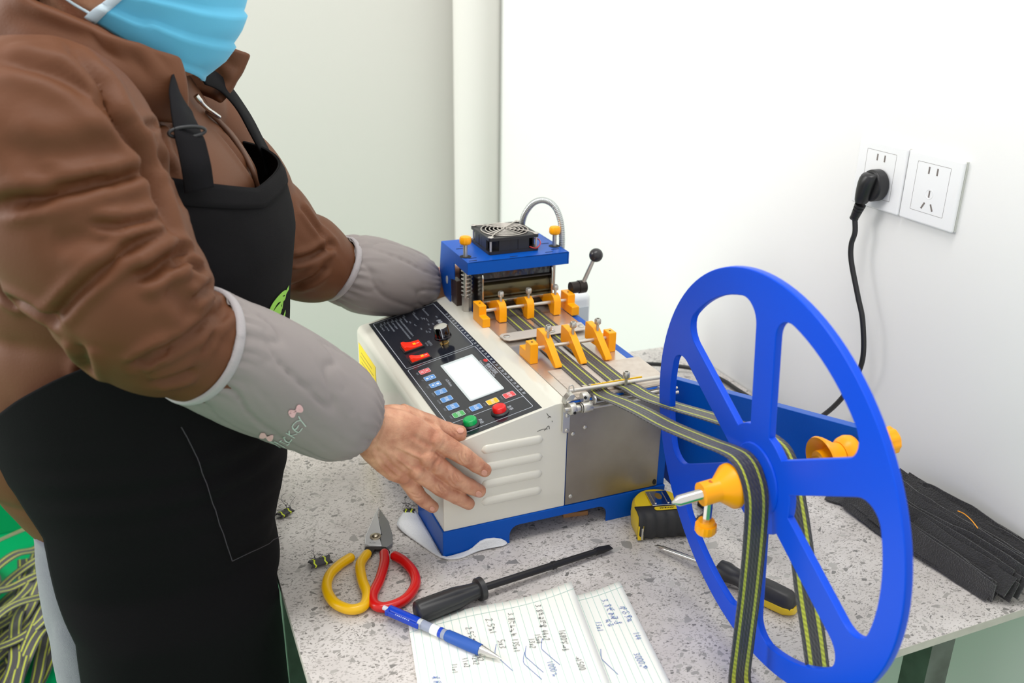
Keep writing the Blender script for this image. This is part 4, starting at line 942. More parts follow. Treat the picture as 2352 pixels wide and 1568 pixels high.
ls = MB(); ls.grid([[p + UZ * -0.0052, p + UZ * 0.0052] for p in lp]); obj('wrist_strap', ls, stick('dark_grey_strap', 60, 58, 58, 0.7), tp, solid=0.0012, smooth=60)

# note sheets
def papermat():
    return mat('ruled_paper', rgb(240, 241, 232), 0.7, spec=0.2)
M_paper = papermat(); M_rule = stick('teal_rule', 176, 208, 200, 0.8); M_inkk = stick('black_ink', 74, 76, 78, 0.8); M_inkb = stick('blue_ink', 84, 112, 178, 0.8)
def sheet(FL, FR, NR, NL, zf, label, nlines, u0, hdr):
    FL, FR, NR, NL = (np.array(p, float) for p in (FL, FR, NR, NL))
    def S_(u, v):   # u across (0 left .. 1 right), v 0 far .. 1 near
        p = (FL * (1 - u) + FR * u) * (1 - v) + (NL * (1 - u) + NR * u) * v
        edge = 0.004 * math.sin(u * 5.2 + 0.8) * (1 - v) ** 3
        return np.array((p[0], p[1] + edge, zf(u, v)))
    t = thing('note_sheet', label, 'paper', (float(FL[0] + NR[0]) / 2, float(FL[1] + NR[1]) / 2, 0.0), 'handwritten note sheets')
    pp = obj('paper', MB().grid([[S_(u, v) for v in np.linspace(0, 1, 24)] for u in np.linspace(0, 1, 28)]), M_paper, t, solid=0.0002, smooth=90)
    L = []
    for k in range(nlines):
        u = u0 + k * (1 - u0) / nlines
        L.append([S_(u, v) for v in np.linspace(0.0 if k else 0, 1, 24)])
    q = strokes(MB(), L, 0.0005, (0, 0, 1), 0.00045)
    strokes(q, [[S_(u, hdr) for u in np.linspace(0, 1, 30)]], 0.0005, (0, 0, 1), 0.00045)
    obj('ruled_lines', q, M_rule, t, smooth=0)
    DIG = {'0': [[(.5, 1), (.1, .7), (.15, .2), (.5, 0), (.85, .3), (.8, .8), (.5, 1)]], '1': [[(.4, 1), (.5, 0)]], '2': [[(.1, .8), (.5, 1), (.8, .7), (.1, 0), (.9, .05)]], '3': [[(.1, .9), (.8, .9), (.4, .55), (.85, .3), (.1, .05)]],
           '4': [[(.6, 1), (.1, .35), (.9, .4)], [(.6, .7), (.55, 0)]], '5': [[(.8, 1), (.2, 1), (.15, .55), (.8, .5), (.7, .1), (.1, .05)]], '6': [[(.7, 1), (.15, .5), (.3, 0), (.8, .2), (.2, .45)]], '8': [[(.5, .5), (.15, .8), (.5, 1), (.8, .75), (.2, .25), (.5, 0), (.85, .25), (.5, .5)]],
           'x': [[(.15, .6), (.85, .05)], [(.8, .65), (.2, 0)]], '.': [[(.4, .1), (.55, 0)]], 'b': [[(.2, 1), (.2, 0), (.7, .1), (.6, .45), (.2, .4)]], '→': [[(0, .4), (1, .45)], [(.7, .7), (1, .45), (.7, .2)]]}
    def note(s_, u, v, size, m):
        c = S_(u, v); xd = S_(u, v + 0.02) - c; xd /= np.linalg.norm(xd); yd = np.cross((0, 0, 1), xd); rq = random.Random(int(u * 1000 + v * 77))
        a = 0.10 * math.sin(u * 40 + v * 9); xr = xd * math.cos(a) + yd * math.sin(a); yr = np.cross((0, 0, 1), xr); mbs = MB(); px_ = 0.0
        for ch in s_:
            if ch == ' ': px_ += 0.5; continue
            han = ord(ch) > 0x3000
            if han:
                G = []
                for k in range(rq.randint(5, 8)):
                    x0, y0_ = rq.uniform(0, .7), rq.uniform(0.05, 1)
                    G.append([(x0, y0_), (min(1, x0 + rq.uniform(.25, .6)), y0_ + rq.uniform(-.05, .15))] if rq.random() < .5 else [(x0 + .2, y0_), (x0 + rq.uniform(-.1, .5), max(-.1, y0_ - rq.uniform(.3, .8)))])
                wch = 0.85
            else: G = DIG.get(ch, [[(.2, 0), (.5, 1)]]); wch = 0.5
            for L_ in G:
                W_ = [c + xr * size * 0.72 * (px_ + x * wch + rq.uniform(-.03, .03)) + yr * size * 0.72 * (y - 0.5 + rq.uniform(-.04, .04)) for x, y in L_]
                strokes(mbs, [catmull(W_, 4 * len(W_))], 0.00055, (0, 0, 1), 0.0010)
            px_ += wch + 0.12
        obj('handwriting', mbs, m, t, smooth=0)
    def note_typed(s_, u, v, size, m):
        c = S_(u, v); xd = S_(u, v + 0.02) - c; xd /= np.linalg.norm(xd); yd = np.cross((0, 0, 1), xd)
        a = 0.10 * math.sin(u * 40 + v * 9); xr = xd * math.cos(a) + yd * math.sin(a); yr = np.cross((0, 0, 1), xr)
        text('handwriting', s_, size, c + np.array((0, 0, 0.0009)), xr, yr, m, t, align='LEFT', sx=0.72)
    def tick(u, v, m):
        P = [S_(u, v), S_(u - 0.02, v + 0.06), S_(u - 0.005, v + 0.10), S_(u + 0.05, v + 0.20)]
        obj('tick_mark', strokes(MB(), [catmull(P, 16)], 0.0006, (0, 0, 1), 0.0008), m, t, smooth=0)
    return note, tick
z1 = lambda u, v: 0.0014 + 0.007 * max(0, u - 0.55) * (1 - v) ** 2 + 0.0016 * math.sin(u * 4) ** 2 * (1 - v) ** 2 + 0.0006
z2 = lambda u, v: 0.0006 + 0.003 * max(0, u - 0.7) * (1 - v) ** 3
note, tick = sheet((0.318, 0.757), (0.4585, 0.763), (0.4195, 0.562), (0.27, 0.562), z2, 'blue-inked note sheet lying under the other one, right of it', 17, 0.03, 0.05)
note('3.8普通织带', 0.80, 0.10, 0.0105, M_inkb); note('13x1', 0.68, 0.26, 0.009, M_inkb); note('黑色', 0.76, 0.26, 0.009, M_inkb); note('另加织带', 0.92, 0.20, 0.010, M_inkb); note('144', 0.93, 0.42, 0.009, M_inkb); note('3000米', 0.86, 0.56, 0.0095, M_inkb); tick(0.62, 0.46, M_inkb)
note, tick = sheet((0.2120, 0.7740), (0.4035, 0.7775), (0.358, 0.562), (0.172, 0.572), z1, 'ruled note sheet with black handwriting lying under the blue pen', 22, 0.02, 0.06)
note('2.5黑色织带 12x2', 0.33, 0.14, 0.0085, M_inkk); note('12x2', 0.33, 0.34, 0.008, M_inkk); note('11x2', 0.27, 0.34, 0.008, M_inkk); note('11x1', 0.21, 0.36, 0.008, M_inkk)
note('2.5白1', 0.455, 0.11, 0.010, M_inkk); note('5x3', 0.49, 0.28, 0.010, M_inkk); tick(0.46, 0.30, M_inkb)
note('3.8普通织带 135x1', 0.585, 0.10, 0.0092, M_inkk); tick(0.60, 0.40, M_inkb)
note('3.8黑黄织带 44x2', 0.755, 0.09, 0.0092, M_inkk); note('15x4', 0.70, 0.30, 0.0085, M_inkk); note('13x2', 0.66, 0.32, 0.0085, M_inkk); tick(0.62, 0.36, M_inkb); tick(0.72, 0.34, M_inkb)
note('1680织带b', 0.845, 0.32, 0.009, M_inkk); note('→1500', 0.875, 0.52, 0.009, M_inkk); note('1000码', 0.72, 0.50, 0.009, M_inkb); note('蓝厚', 0.735, 0.66, 0.009, M_inkk); note('重 200件', 0.86, 0.70, 0.0105, M_inkb)
note('织带200件', 0.34, 0.70, 0.0085, M_inkk); note('蓝色', 0.46, 0.72, 0.012, M_inkb); note('15x4', 0.06, 0.50, 0.011, M_inkb); note('1x8', 0.08, 0.70, 0.011, M_inkb); note('一蓝', 0.10, 0.40, 0.010, M_inkb); note('55', 0.01, 0.72, 0.010, M_inkb)
# pen
M_penb = stick('pen_blue', 14, 64, 190, 0.25); M_pengrip = stick('pen_grip_blue', 30, 84, 170, 0.55)
pn = thing('ballpoint_pen', 'blue retractable pen with white label lying across the notes', 'pen', (0.237, 0.745, 0.0))
a = np.array((0.1925, 0.8050, 0.0098)); b = np.array((0.2822, 0.6855, 0.0078)); d = (b - a) / np.linalg.norm(b - a)
def seg(prof, m, nm, n=24): return obj(nm, MB().lathe(a, d, prof, n=n), m, pn, smooth=45)
seg([(0.0, 0.002), (0.0005, 0.0026), (0.009, 0.0026)], mat('clear_plastic', rgb(214, 220, 228), 0.1, spec=0.6), 'push_button')
seg([(0.008, 0.0045), (0.0085, 0.0056), (0.047, 0.0058), (0.0475, 0.005)], M_penb, 'cap_barrel')
seg([(0.0473, 0.0052), (0.052, 0.0053)], stick('silver_band', 200, 204, 206), 'silver_ring')
seg([(0.0522, 0.0052), (0.082, 0.0053)], mat('smoky_clear', rgb(150, 158, 178), 0.12, spec=0.6), 'ink_chamber')
seg([(0.064, 0.00545), (0.0735, 0.00545)], stick('pen_label_white', 236, 238, 240), 'paper_label')
seg([(0.0740, 0.0055), (0.0775, 0.0055)], M_penb, 'label_band')
seg([(0.082, 0.0054), (0.084, 0.0062), (0.110, 0.0064), (0.124, 0.0060), (0.1245, 0.005)], M_pengrip, 'rubber_grip')
seg([(0.1245, 0.0054), (0.127, 0.0052), (0.1425, 0.0022), (0.1475, 0.0009), (0.1495, 0.0004)], M_chrome, 'tip_cone')
sv = np.cross(d, (0, 0, 1)); sv /= np.linalg.norm(sv); up = np.cross(sv, d)
c0 = a + sv * 0.0068 + up * 0.0015
obj('pocket_clip', MB().obox(c0 + d * 0.030, d * 0.021, sv * 0.0010, up * 0.0030).obox(c0 + d * 0.010 - sv * 0.001, d * 0.002, sv * 0.0024, up * 0.0030), M_penb, pn, bevel=0.0007)
q = MB()
for k in range(8): q.obox(c0 + d * (0.022 + 0.0024 * k) + up * 0.00305, d * (0.0004 + 0.0002 * (k % 3)), sv * 0.0007, up * 0.0001)
obj('pen_print', q, stick('pen_print', 190, 204, 232), pn)
# strap offcuts with frayed threads
def offcut(c, ang, L, label, w=0.016, rad=0.0062):
    t = thing('strap_offcut', label, 'offcut', (c[0], c[1], 0), 'cut strap ends on the table')
    d = np.array((math.cos(ang), math.sin(ang), 0)); s_ = np.array((-math.sin(ang), math.cos(ang), 0)); c = np.array((c[0], c[1], 0.0))
    # curled piece of webbing: arc cross-section along its length
    arc = np.linspace(-0.5, PI + 0.3, 14)
    body = MB(); rows = []
    us = np.linspace(-L / 2, L / 2, 12)
    for k, u in enumerate(us):
        rows.append([c + d * (u + 0.0012 * math.sin(3 * a_ + k)) + s_ * rad * math.cos(a_) * 1.1 + UZ * (0.0012 + rad * 0.52 + rad * 0.52 * math.sin(a_)) for a_ in arc])
    body.grid(rows); obj('webbing_piece', body, M_web[0], t, solid=0.0012, smooth=60)
    for f_ in (-0.62, 0.45):
        rows = [[c + d * (f_ * L / 2 + e_ + 0.0008 * math.sin(5 * a_)) + s_ * (rad + 0.0009) * math.cos(a_) * 1.1 + UZ * (0.0012 + rad * 0.52 + (rad * 0.52 + 0.0009) * math.sin(a_)) for a_ in arc] for e_ in (-0.0009, 0.0009)]
        obj('yellow_thread_stripe', MB().grid(rows), stick('neon_yellow', 206, 222, 40), t, smooth=60)
    rnd = random.Random(int(c[0] * 9999))
    th = MB()
    for k in range(7):
        p = c + d * rnd.uniform(-L / 2, L / 2) + UZ * 0.008
        P = [p]
        for j in range(4): p = p + np.array((rnd.uniform(-.006, .006), rnd.uniform(-.001, .007), rnd.uniform(-.003, .004))); p[2] = max(p[2], 0.001); P.append(p)
        th.tube(catmull(P, 16), 0.00022, n=5)
    obj('loose_thread', th, M_rubberdark, t, smooth=60)
offcut((0.1475, 0.919), 0.10, 0.024, 'curled strap offcut with loose threads beside the yellow handle')
offcut((0.1275, 1.040), 0.5, 0.020, 'small strap offcut at the table edge beside the apron', rad=0.005)
offcut((0.2752, 0.985), -0.3, 0.013, 'tiny strap offcut behind the foam sheet at the machine', rad=0.0045)

# black hook-and-loop strips heaped against the wall ----------------
M_velcro = mat('black_nylon_strip', rgb(36, 35, 38), 0.75, bump=(600, 0.9, 2), sheen=0.35, var=(260, rgb(22, 21, 23), 0.8))
rnd = random.Random(11)
gname = 'black nylon strips heaped by the wall'
def strip(P, Wd, label, w=0.026, th=0.0016):
    P = catmull(P, 22); Wd = np.array(Wd, float)
    T = np.gradient(P, axis=0); T /= np.linalg.norm(T, axis=1)[:, None]
    if Wd.ndim == 1: Wd = np.repeat(Wd[None], len(P), 0)
    W_ = Wd - T * (Wd * T).sum(1)[:, None]; W_ /= np.linalg.norm(W_, axis=1)[:, None]; Nn = np.cross(T, W_)
    wv = vnoise(P, 34, int(P[0][0] * 5000) % 97); wv2 = vnoise(P, 55, int(P[0][0] * 7000) % 89)
    rings = []
    for i in range(len(P)):
        o1 = Nn[i] * (0.0036 * wv[i]) + W_[i] * 0.0016 * wv2[i]
        rings.append([P[i] + o1 + W_[i] * a_ * w / 2 + Nn[i] * b_ * th / 2 for a_, b_ in ((-1, -1), (-0.3, -1), (0.3, -1), (1, -1), (1, 1), (0.3, 1), (-0.3, 1), (-1, 1))])
    o = single('nylon_strip', MB().loft(rings), M_velcro, label, 'strip', gname, smooth=60)
    return o
for i in range(27):
    f_ = i / 26
    xb = 0.806 + 0.072 * f_; lean = rnd.uniform(0.002, 0.022) + 0.006 * f_; hz = 0.0132 + 0.024 * math.sin(f_ * PI * 0.62) ** 1.2 + rnd.uniform(-0.003, 0.004)
    hz = max(hz, 0.0128)
    yf = 0.800 - 0.07 * abs(f_ - 0.35) + rnd.uniform(-0.035, 0.022); yn = 0.582 - 0.022 * f_ + rnd.uniform(-0.015, 0.01)
    dx = 0.022 + rnd.uniform(-0.008, 0.006)
    P = [(xb + lean * 0.3, yf, hz + rnd.uniform(0, 0.006)), (xb + dx * 0.25 + rnd.uniform(-.003, .003), yf * 0.7 + yn * 0.3, hz + 0.004 * math.sin(i)), (xb + dx * 0.55 + 0.003 * math.sin(i * 1.7), yf * 0.35 + yn * 0.65, hz + 0.002), (min(xb + dx, 0.893), yn, max(0.0128, hz - 0.002))]
    lb = 'black nylon strip standing on edge in the heap against the white wall'
    W0 = np.array((lean * 1.1 + 0.004, 0.001, 0.024)); W1 = np.array((rnd.uniform(-0.004, 0.024), 0.001, 0.024))
    strip(P, np.linspace(0, 1, 22)[:, None] * (W1 - W0) + W0, lb, w=0.0252)
strip([(0.8085, 0.838, 0.010), (0.825, 0.818, 0.016), (0.848, 0.79, 0.021), (0.868, 0.755, 0.024)], (0.016, 0.0, 0.021), 'black nylon strip at the far left end of the heap, end facing out')
strip([(0.806, 0.822, 0.006), (0.818, 0.80, 0.008), (0.828, 0.77, 0.012), (0.838, 0.735, 0.013)], (0.020, 0.016, 0.004), 'black nylon strip lying flat at the foot of the heap')
strip([(0.862, 0.795, 0.032), (0.874, 0.765, 0.036), (0.884, 0.72, 0.038), (0.89, 0.67, 0.038)], (0.010, 0.004, 0.024), 'black nylon strip whose corner sticks up highest by the wall')
strip([(0.872, 0.735, 0.043), (0.880, 0.70, 0.044), (0.886, 0.66, 0.042), (0.890, 0.61, 0.038)], (0.006, 0.004, 0.026), 'black nylon strip on top of the heap under the orange thread')
P = catmull([onz(2200, 1173, 0.060), onz(2215, 1180, 0.062), onz(2232, 1195, 0.062), onz(2246, 1213, 0.059)], 24)
single('orange_thread', MB().tube(P, 0.0006, n=6), stick('orange_thread', 250, 160, 20), 'short orange thread lying on the black strips', 'thread', smooth=60)
# ------------------------------------------------------------------ the worker
def cloth(name, color, rough, scale, strength, sheen=0.2, fine=0.0, fines=1200, var=None, spec=0.4):
    m = bpy.data.materials.new(name); m.use_nodes = True; nt = m.node_tree; b = nt.nodes['Principled BSDF']
    b.inputs['Base Color'].default_value = color; b.inputs['Roughness'].default_value = rough; b.inputs['Sheen Weight'].default_value = sheen
    b.inputs['Specular IOR Level'].default_value = spec
    tc = nt.nodes.new('ShaderNodeTexCoord')
    n = nt.nodes.new('ShaderNodeTexNoise'); n.inputs['Scale'].default_value = scale; n.inputs['Detail'].default_value = 3; n.inputs['Distortion'].default_value = 0.6; n.noise_type = 'RIDGED_MULTIFRACTAL'
    nt.links.new(tc.outputs['Object'], n.inputs['Vector'])
    bp = nt.nodes.new('ShaderNodeBump'); bp.inputs['Strength'].default_value = strength; bp.inputs['Distance'].default_value = 0.01
    nt.links.new(n.outputs['Fac'], bp.inputs['Height']); last = bp
    if fine:
        n2 = nt.nodes.new('ShaderNodeTexNoise'); n2.inputs['Scale'].default_value = fines; n2.inputs['Detail'].default_value = 1
        nt.links.new(tc.outputs['Object'], n2.inputs['Vector'])
        b2 = nt.nodes.new('ShaderNodeBump'); b2.inputs['Strength'].default_value = fine; b2.inputs['Distance'].default_value = 0.001
        nt.links.new(n2.outputs['Fac'], b2.inputs['Height']); nt.links.new(bp.outputs[0], b2.inputs['Normal']); last = b2
    nt.links.new(last.outputs[0], b.inputs['Normal'])
    return m
M_jacket = cloth('brown_quilted_nylon', rgb(96, 57, 33), 0.6, 9, 0.12, 0.0, 0.12, 420, spec=0.3)
M_apron = cloth('black_canvas', rgb(17, 16, 18), 0.9, 9, 0.2, 0.0, 0.35, 1500, spec=0.12)
M_strap = cloth('black_strap_cloth', rgb(19, 18, 21), 0.85, 20, 0.1, 0.0, 0.3, spec=0.15)
M_sleeve = cloth('grey_sleeve_cloth', rgb(140, 132, 130), 0.62, 12, 0.10, 0.0)
M_elastic = cloth('pale_elastic', rgb(164, 158, 160), 0.65, 60, 0.2, 0.2, 0.5, 900)
M_trous = cloth('grey_fleece', rgb(88, 90, 102), 0.9, 20, 0.2, 0.5, 0.6, 1400)
M_mask = cloth('blue_mask', rgb(96, 188, 226), 0.75, 12, 0.10, 0.2, 0.2, 2200)
M_maskw = cloth('white_mask_edge', rgb(206, 226, 238), 0.75, 12, 0.05, 0.2, 0.3, 1800)
def skinmat():
    m = bpy.data.materials.new('skin'); m.use_nodes = True; nt = m.node_tree; b = nt.nodes['Principled BSDF']
    tc = nt.nodes.new('ShaderNodeTexCoord'); n = nt.nodes.new('ShaderNodeTexNoise'); n.inputs['Scale'].default_value = 55; n.inputs['Detail'].default_value = 6
    nt.links.new(tc.outputs['Object'], n.inputs['Vector'])
    r = nt.nodes.new('ShaderNodeValToRGB'); r.color_ramp.elements[0].color = rgb(180, 120, 92); r.color_ramp.elements[1].color = rgb(214, 162, 130)
    r.color_ramp.elements[0].position = 0.35; r.color_ramp.elements[1].position = 0.68
    nt.links.new(n.outputs['Fac'], r.inputs['Fac']); nt.links.new(r.outputs['Color'], b.inputs['Base Color'])
    b.inputs['Roughness'].default_value = 0.46; b.inputs['Subsurface Weight'].default_value = 0.12; b.inputs['Subsurface Radius'].default_value = (0.006, 0.002, 0.001)
    w = nt.nodes.new('ShaderNodeTexVoronoi'); w.inputs['Scale'].default_value = 520; nt.links.new(tc.outputs['Object'], w.inputs['Vector'])
    n3 = nt.nodes.new('ShaderNodeTexNoise'); n3.inputs['Scale'].default_value = 130; n3.inputs['Detail'].default_value = 5; nt.links.new(tc.outputs['Object'], n3.inputs['Vector'])
    ad = nt.nodes.new('ShaderNodeMath'); ad.operation = 'MULTIPLY_ADD'; ad.inputs[1].default_value = 0.35
    nt.links.new(w.outputs['Distance'], ad.inputs[0]); nt.links.new(n3.outputs['Fac'], ad.inputs[2])
    bp = nt.nodes.new('ShaderNodeBump'); bp.inputs['Strength'].default_value = 0.35; bp.inputs['Distance'].default_value = 0.0016
    nt.links.new(ad.outputs[0], bp.inputs['Height']); nt.links.new(bp.outputs[0], b.inputs['Normal'])
    return m
M_skin = skinmat()
M_nail = mat('fingernail', rgb(212, 156, 134), 0.3)
person = thing('person', 'worker in brown padded jacket, black apron, grey sleeves and blue face mask', 'person', (0.0, 1.03, ZF))
PB = np.array(person.location)
def remesh(mb, voxel, it=4, fac=0.5):
    me = mb.mesh('tmp'); fixnormals(me)
    o = bpy.data.objects.new('tmp', me); C.objects.link(o)
    r = o.modifiers.new('r', 'REMESH'); r.mode = 'VOXEL'; r.voxel_size = voxel
    s_ = o.modifiers.new('s', 'SMOOTH'); s_.factor = fac; s_.iterations = it
    bpy.context.view_layer.update()
    out = bpy.data.meshes.new_from_object(o.evaluated_get(bpy.context.evaluated_depsgraph_get()))
    bpy.data.objects.remove(o, do_unlink=True)
    return out
def hit(bvh, x, y, lift=0.0015):
    d = Vector(ray(x, y)).normalized(); loc, nrm, idx, dist = bvh.ray_cast(Vector(CAM), d)
    if loc is None: return None, None
    if nrm.dot(d) > 0: nrm = -nrm
    return np.array(loc) + np.array(nrm) * lift, np.array(nrm)
def verts(me):
    n = len(me.vertices); co = np.empty(n * 3); me.vertices.foreach_get('co', co); return co.reshape(-1, 3)
def setverts(me, co): me.vertices.foreach_set('co', np.ascontiguousarray(co).ravel()); me.update()
def limb(ctrl, rad, ns, nt, disp=None, flat=None):
    """tube grid (ns rings x nt) around a smooth path; disp(s_m, theta, P)->offset; returns rings, frames"""
    ctrl = np.array(ctrl, float); K = np.column_stack([ctrl, np.array(rad)]); Q = catmull(K, ns); P = Q[:, :3]; rr = Q[:, 3]
    T = np.gradient(P, axis=0); T /= np.linalg.norm(T, axis=1)[:, None]
    s_ = np.concatenate([[0], np.cumsum(np.linalg.norm(np.diff(P, axis=0), axis=1))])
    e1 = np.array((0, 0, 1.0)); th = np.linspace(0, 2 * PI, nt, endpoint=False); rings = []
    for i in range(ns):
        e1 = np.array((0, 0, 1.0)) - T[i] * T[i][2]; e1 /= np.linalg.norm(e1); e2 = np.cross(T[i], e1)
        dirs = np.cos(th)[:, None] * e1 + np.sin(th)[:, None] * e2
        base = P[i] + rr[i] * dirs
        d = disp(s_[i], th, base) if disp is not None else 0
        rings.append(P[i] + (rr[i] + d)[:, None] * dirs if disp is not None else base)
    return np.array(rings), P, T, s_
# torso cross-sections in a frame turned towards the camera
PSI = math.radians(-18); FD = np.array((math.cos(PSI), math.sin(PSI), 0)); LD = np.array((-math.sin(PSI), math.cos(PSI), 0))
SEC = np.array([  # z, cx, cy, front, back, lateral
    (-0.62, -0.025, 1.03, 0.116, 0.084, 0.196), (-0.30, -0.025, 1.03, 0.122, 0.086, 0.196), (-0.10, -0.025, 1.03, 0.126, 0.090, 0.194), (0.0, -0.022, 1.03, 0.124, 0.100, 0.188),
    (0.05, -0.018, 1.03, 0.118, 0.120, 0.168), (0.12, -0.012, 1.03, 0.136, 0.136, 0.172), (0.20, -0.012, 1.03, 0.142, 0.150, 0.178), (0.30, -0.010, 1.03, 0.148, 0.158, 0.182),
    (0.38, -0.008, 1.03, 0.150, 0.158, 0.186), (0.44, -0.010, 1.03, 0.142, 0.150, 0.184), (0.48, -0.014, 1.03, 0.126, 0.138, 0.170), (0.515, -0.016, 1.03, 0.106, 0.120, 0.140), (0.545, -0.014, 1.03, 0.088, 0.100, 0.110), (0.575, -0.012, 1.03, 0.07, 0.082, 0.085)])
def tsec(z):
    return [np.interp(z, SEC[:, 0], SEC[:, k]) for k in range(1, 6)]
def tpoint(th, z, off=0.0):
    cx_, cy_, fr_, bk, lt = tsec(z); c, s_ = np.cos(th), np.sin(th)
    a = np.where(c > 0, fr_, bk) + off; e = float(np.interp(z, [-0.1, 0.02, 0.12], [0.64, 0.70, 0.88]))
    x = a * np.sign(c) * np.abs(c) ** e; y = (lt + off) * np.sign(s_) * np.abs(s_) ** e
    ps_ = PSI * float(np.interp(z, [0.0, 0.28], [0.0, 1.0])); F0, F1, L0, L1 = math.cos(ps_), math.sin(ps_), -math.sin(ps_), math.cos(ps_)
    return np.stack([cx_ + x * F0 + y * L0, cy_ + x * F1 + y * L1, np.full_like(x, z)], -1)
# --- jacket
jk = MB()
zz = np.linspace(0.075, 0.575, 74); th = np.linspace(0, 2 * PI, 120, endpoint=False); rings = []
seams = np.array([0.055, 0.145, 0.235, 0.325, 0.415, 0.50, 0.60])
for z in zz:
    bulge = 0.034 * np.clip((np.abs((th + PI) % (2 * PI) - PI) - math.radians(118)) / math.radians(30), 0, 1) * np.clip((0.30 - z) / 0.10, 0, 1) * (1 - 0.95 * np.clip((0.15 - z) / 0.07, 0, 1))
    p = tpoint(th, z, -0.012 + bulge)
    k = np.searchsorted(seams, z) - 1; t = (z - seams[k]) / (seams[k + 1] - seams[k])
    dist = min(t, 1 - t) * (seams[k + 1] - seams[k])
    cen = np.array((tsec(z)[0], 1.03, z)); dirs = p - cen; dirs /= np.linalg.norm(dirs, axis=1)[:, None]
    nz = vnoise(p * np.array((1, 1, 0.5)), 38, 3)
    d = 0.008 * math.sqrt(max(0, math.sin(PI * t))) - 0.002 + 0.0030 * nz * math.exp(-dist / 0.02) + 0.002 * vnoise(p, 12, 5)
    rings.append(p + dirs * d[:, None])
jk.loft(rings)
def puff(seam_list, amp, seed, elbow=None):
    sm = np.array(seam_list)
    def f(s_, th_, P):
        k = int(np.clip(np.searchsorted(sm, s_) - 1, 0, len(sm) - 2)); t = np.clip((s_ - sm[k]) / (sm[k + 1] - sm[k]), 0, 1); dist = min(abs(s_ - sm[k]), abs(sm[k + 1] - s_))
        n1 = vnoise(P, 17, seed); n2 = vnoise(np.column_stack([np.cos(th_) * 3, np.sin(th_) * 3, np.full_like(th_, s_ * 5)]), 1.6, seed + 1)
        d = amp * math.sqrt(max(0.0, math.sin(PI * t))) - amp * 0.55 + 0.0012 * n2 * math.exp(-dist / 0.016) + 0.0014 * n1
        # oblique folds
        q = np.column_stack([np.cos(th_) * 2.0 + s_ * 9, np.sin(th_) * 2.0 - s_ * 7, np.full_like(th_, s_ * 6)])
        rn = 1 - np.abs(vnoise(q, 1.0, seed + 2)); d = d - 0.0015 * rn ** 7
        if elbow is not None:
            for (sc_, tc_, w_, tw, am, sl) in elbow:
                dt = (th_ - tc_ + PI) % (2 * PI) - PI
                d = d - am * np.exp(-((s_ - sc_ - sl * dt) / w_) ** 2) * np.exp(-(dt / tw) ** 2)
        return d
    return f
RA = [(-0.090, 0.930, 0.462), (-0.084, 0.888, 0.484), ony(110, 330, 0.852), ony(185, 500, 0.826), ony(296, 670, 0.802), (0.003, 0.803, 0.3620), (0.032, 0.8115, 0.3375), (0.062, 0.829, 0.313)]
RR = [0.075, 0.086, 0.084, 0.077, 0.069, 0.0595, 0.0520, 0.045]
r1, RP, RT, RS = limb(RA, RR, 110, 112, puff([-0.02, 0.075, 0.155, 0.232, 0.31, 0.36], 0.005, 21))
jk.loft(list(r1))
LA = [(0.010, 1.13, 0.460), (0.045, 1.185, 0.475), (0.085, 1.220, 0.430), (0.135, 1.245, 0.355), (0.175, 1.252, 0.300), (0.220, 1.262, 0.266), (0.258, 1.270, 0.245), (0.270, 1.272, 0.239)]
LR = [0.07, 0.078, 0.076, 0.072, 0.066, 0.060, 0.049, 0.044]
r2, LP_, LT_, LS_ = limb(LA, LR, 100, 96, puff([-0.02, 0.09, 0.17, 0.25, 0.33, 0.40], 0.006, 41))
jk.loft(list(r2))
jme = remesh(jk, 0.0034, 4, 0.5)
def sculpt(me, creases):
    """press folds into a surface along lines seen on it"""
    for (L, depth, w, ridge) in creases:
        co = verts(me); nr = np.empty(len(co) * 3); me.vertex_normals.foreach_get('vector', nr); nr = nr.reshape(-1, 3)
        bv_ = BVHTree.FromPolygons([tuple(p) for p in co], [tuple(p.vertices) for p in me.polygons]) if sculpt.b is None else sculpt.b
        sculpt.b = bv_
        P = []
        for x, y in catmull(np.array(L, float), 10 * len(L)):
            loc = bv_.ray_cast(Vector(CAM), Vector(ray(x, y)).normalized())[0]
            if loc is not None: P.append(np.array(loc))
        if len(P) < 3: continue
        P = np.array(P); lo, hi = P.min(0) - 5 * w, P.max(0) + 5 * w
        sel = np.where(((co > lo) & (co < hi)).all(1))[0]
        D = np.sqrt(((co[sel][:, None] - P[None]) ** 2).sum(2)); k = D.argmin(1); d = D.min(1)
        u = k / (len(P) - 1); taper = np.clip(np.minimum(u, 1 - u) * 5 + 0.15, 0, 1)
        h = taper * (-depth * np.exp(-(d / w) ** 2) + ridge * np.exp(-((d - 2.0 * w) / (1.1 * w)) ** 2))
        co[sel] += nr[sel] * h[:, None]; setverts(me, co)
sculpt.b = None
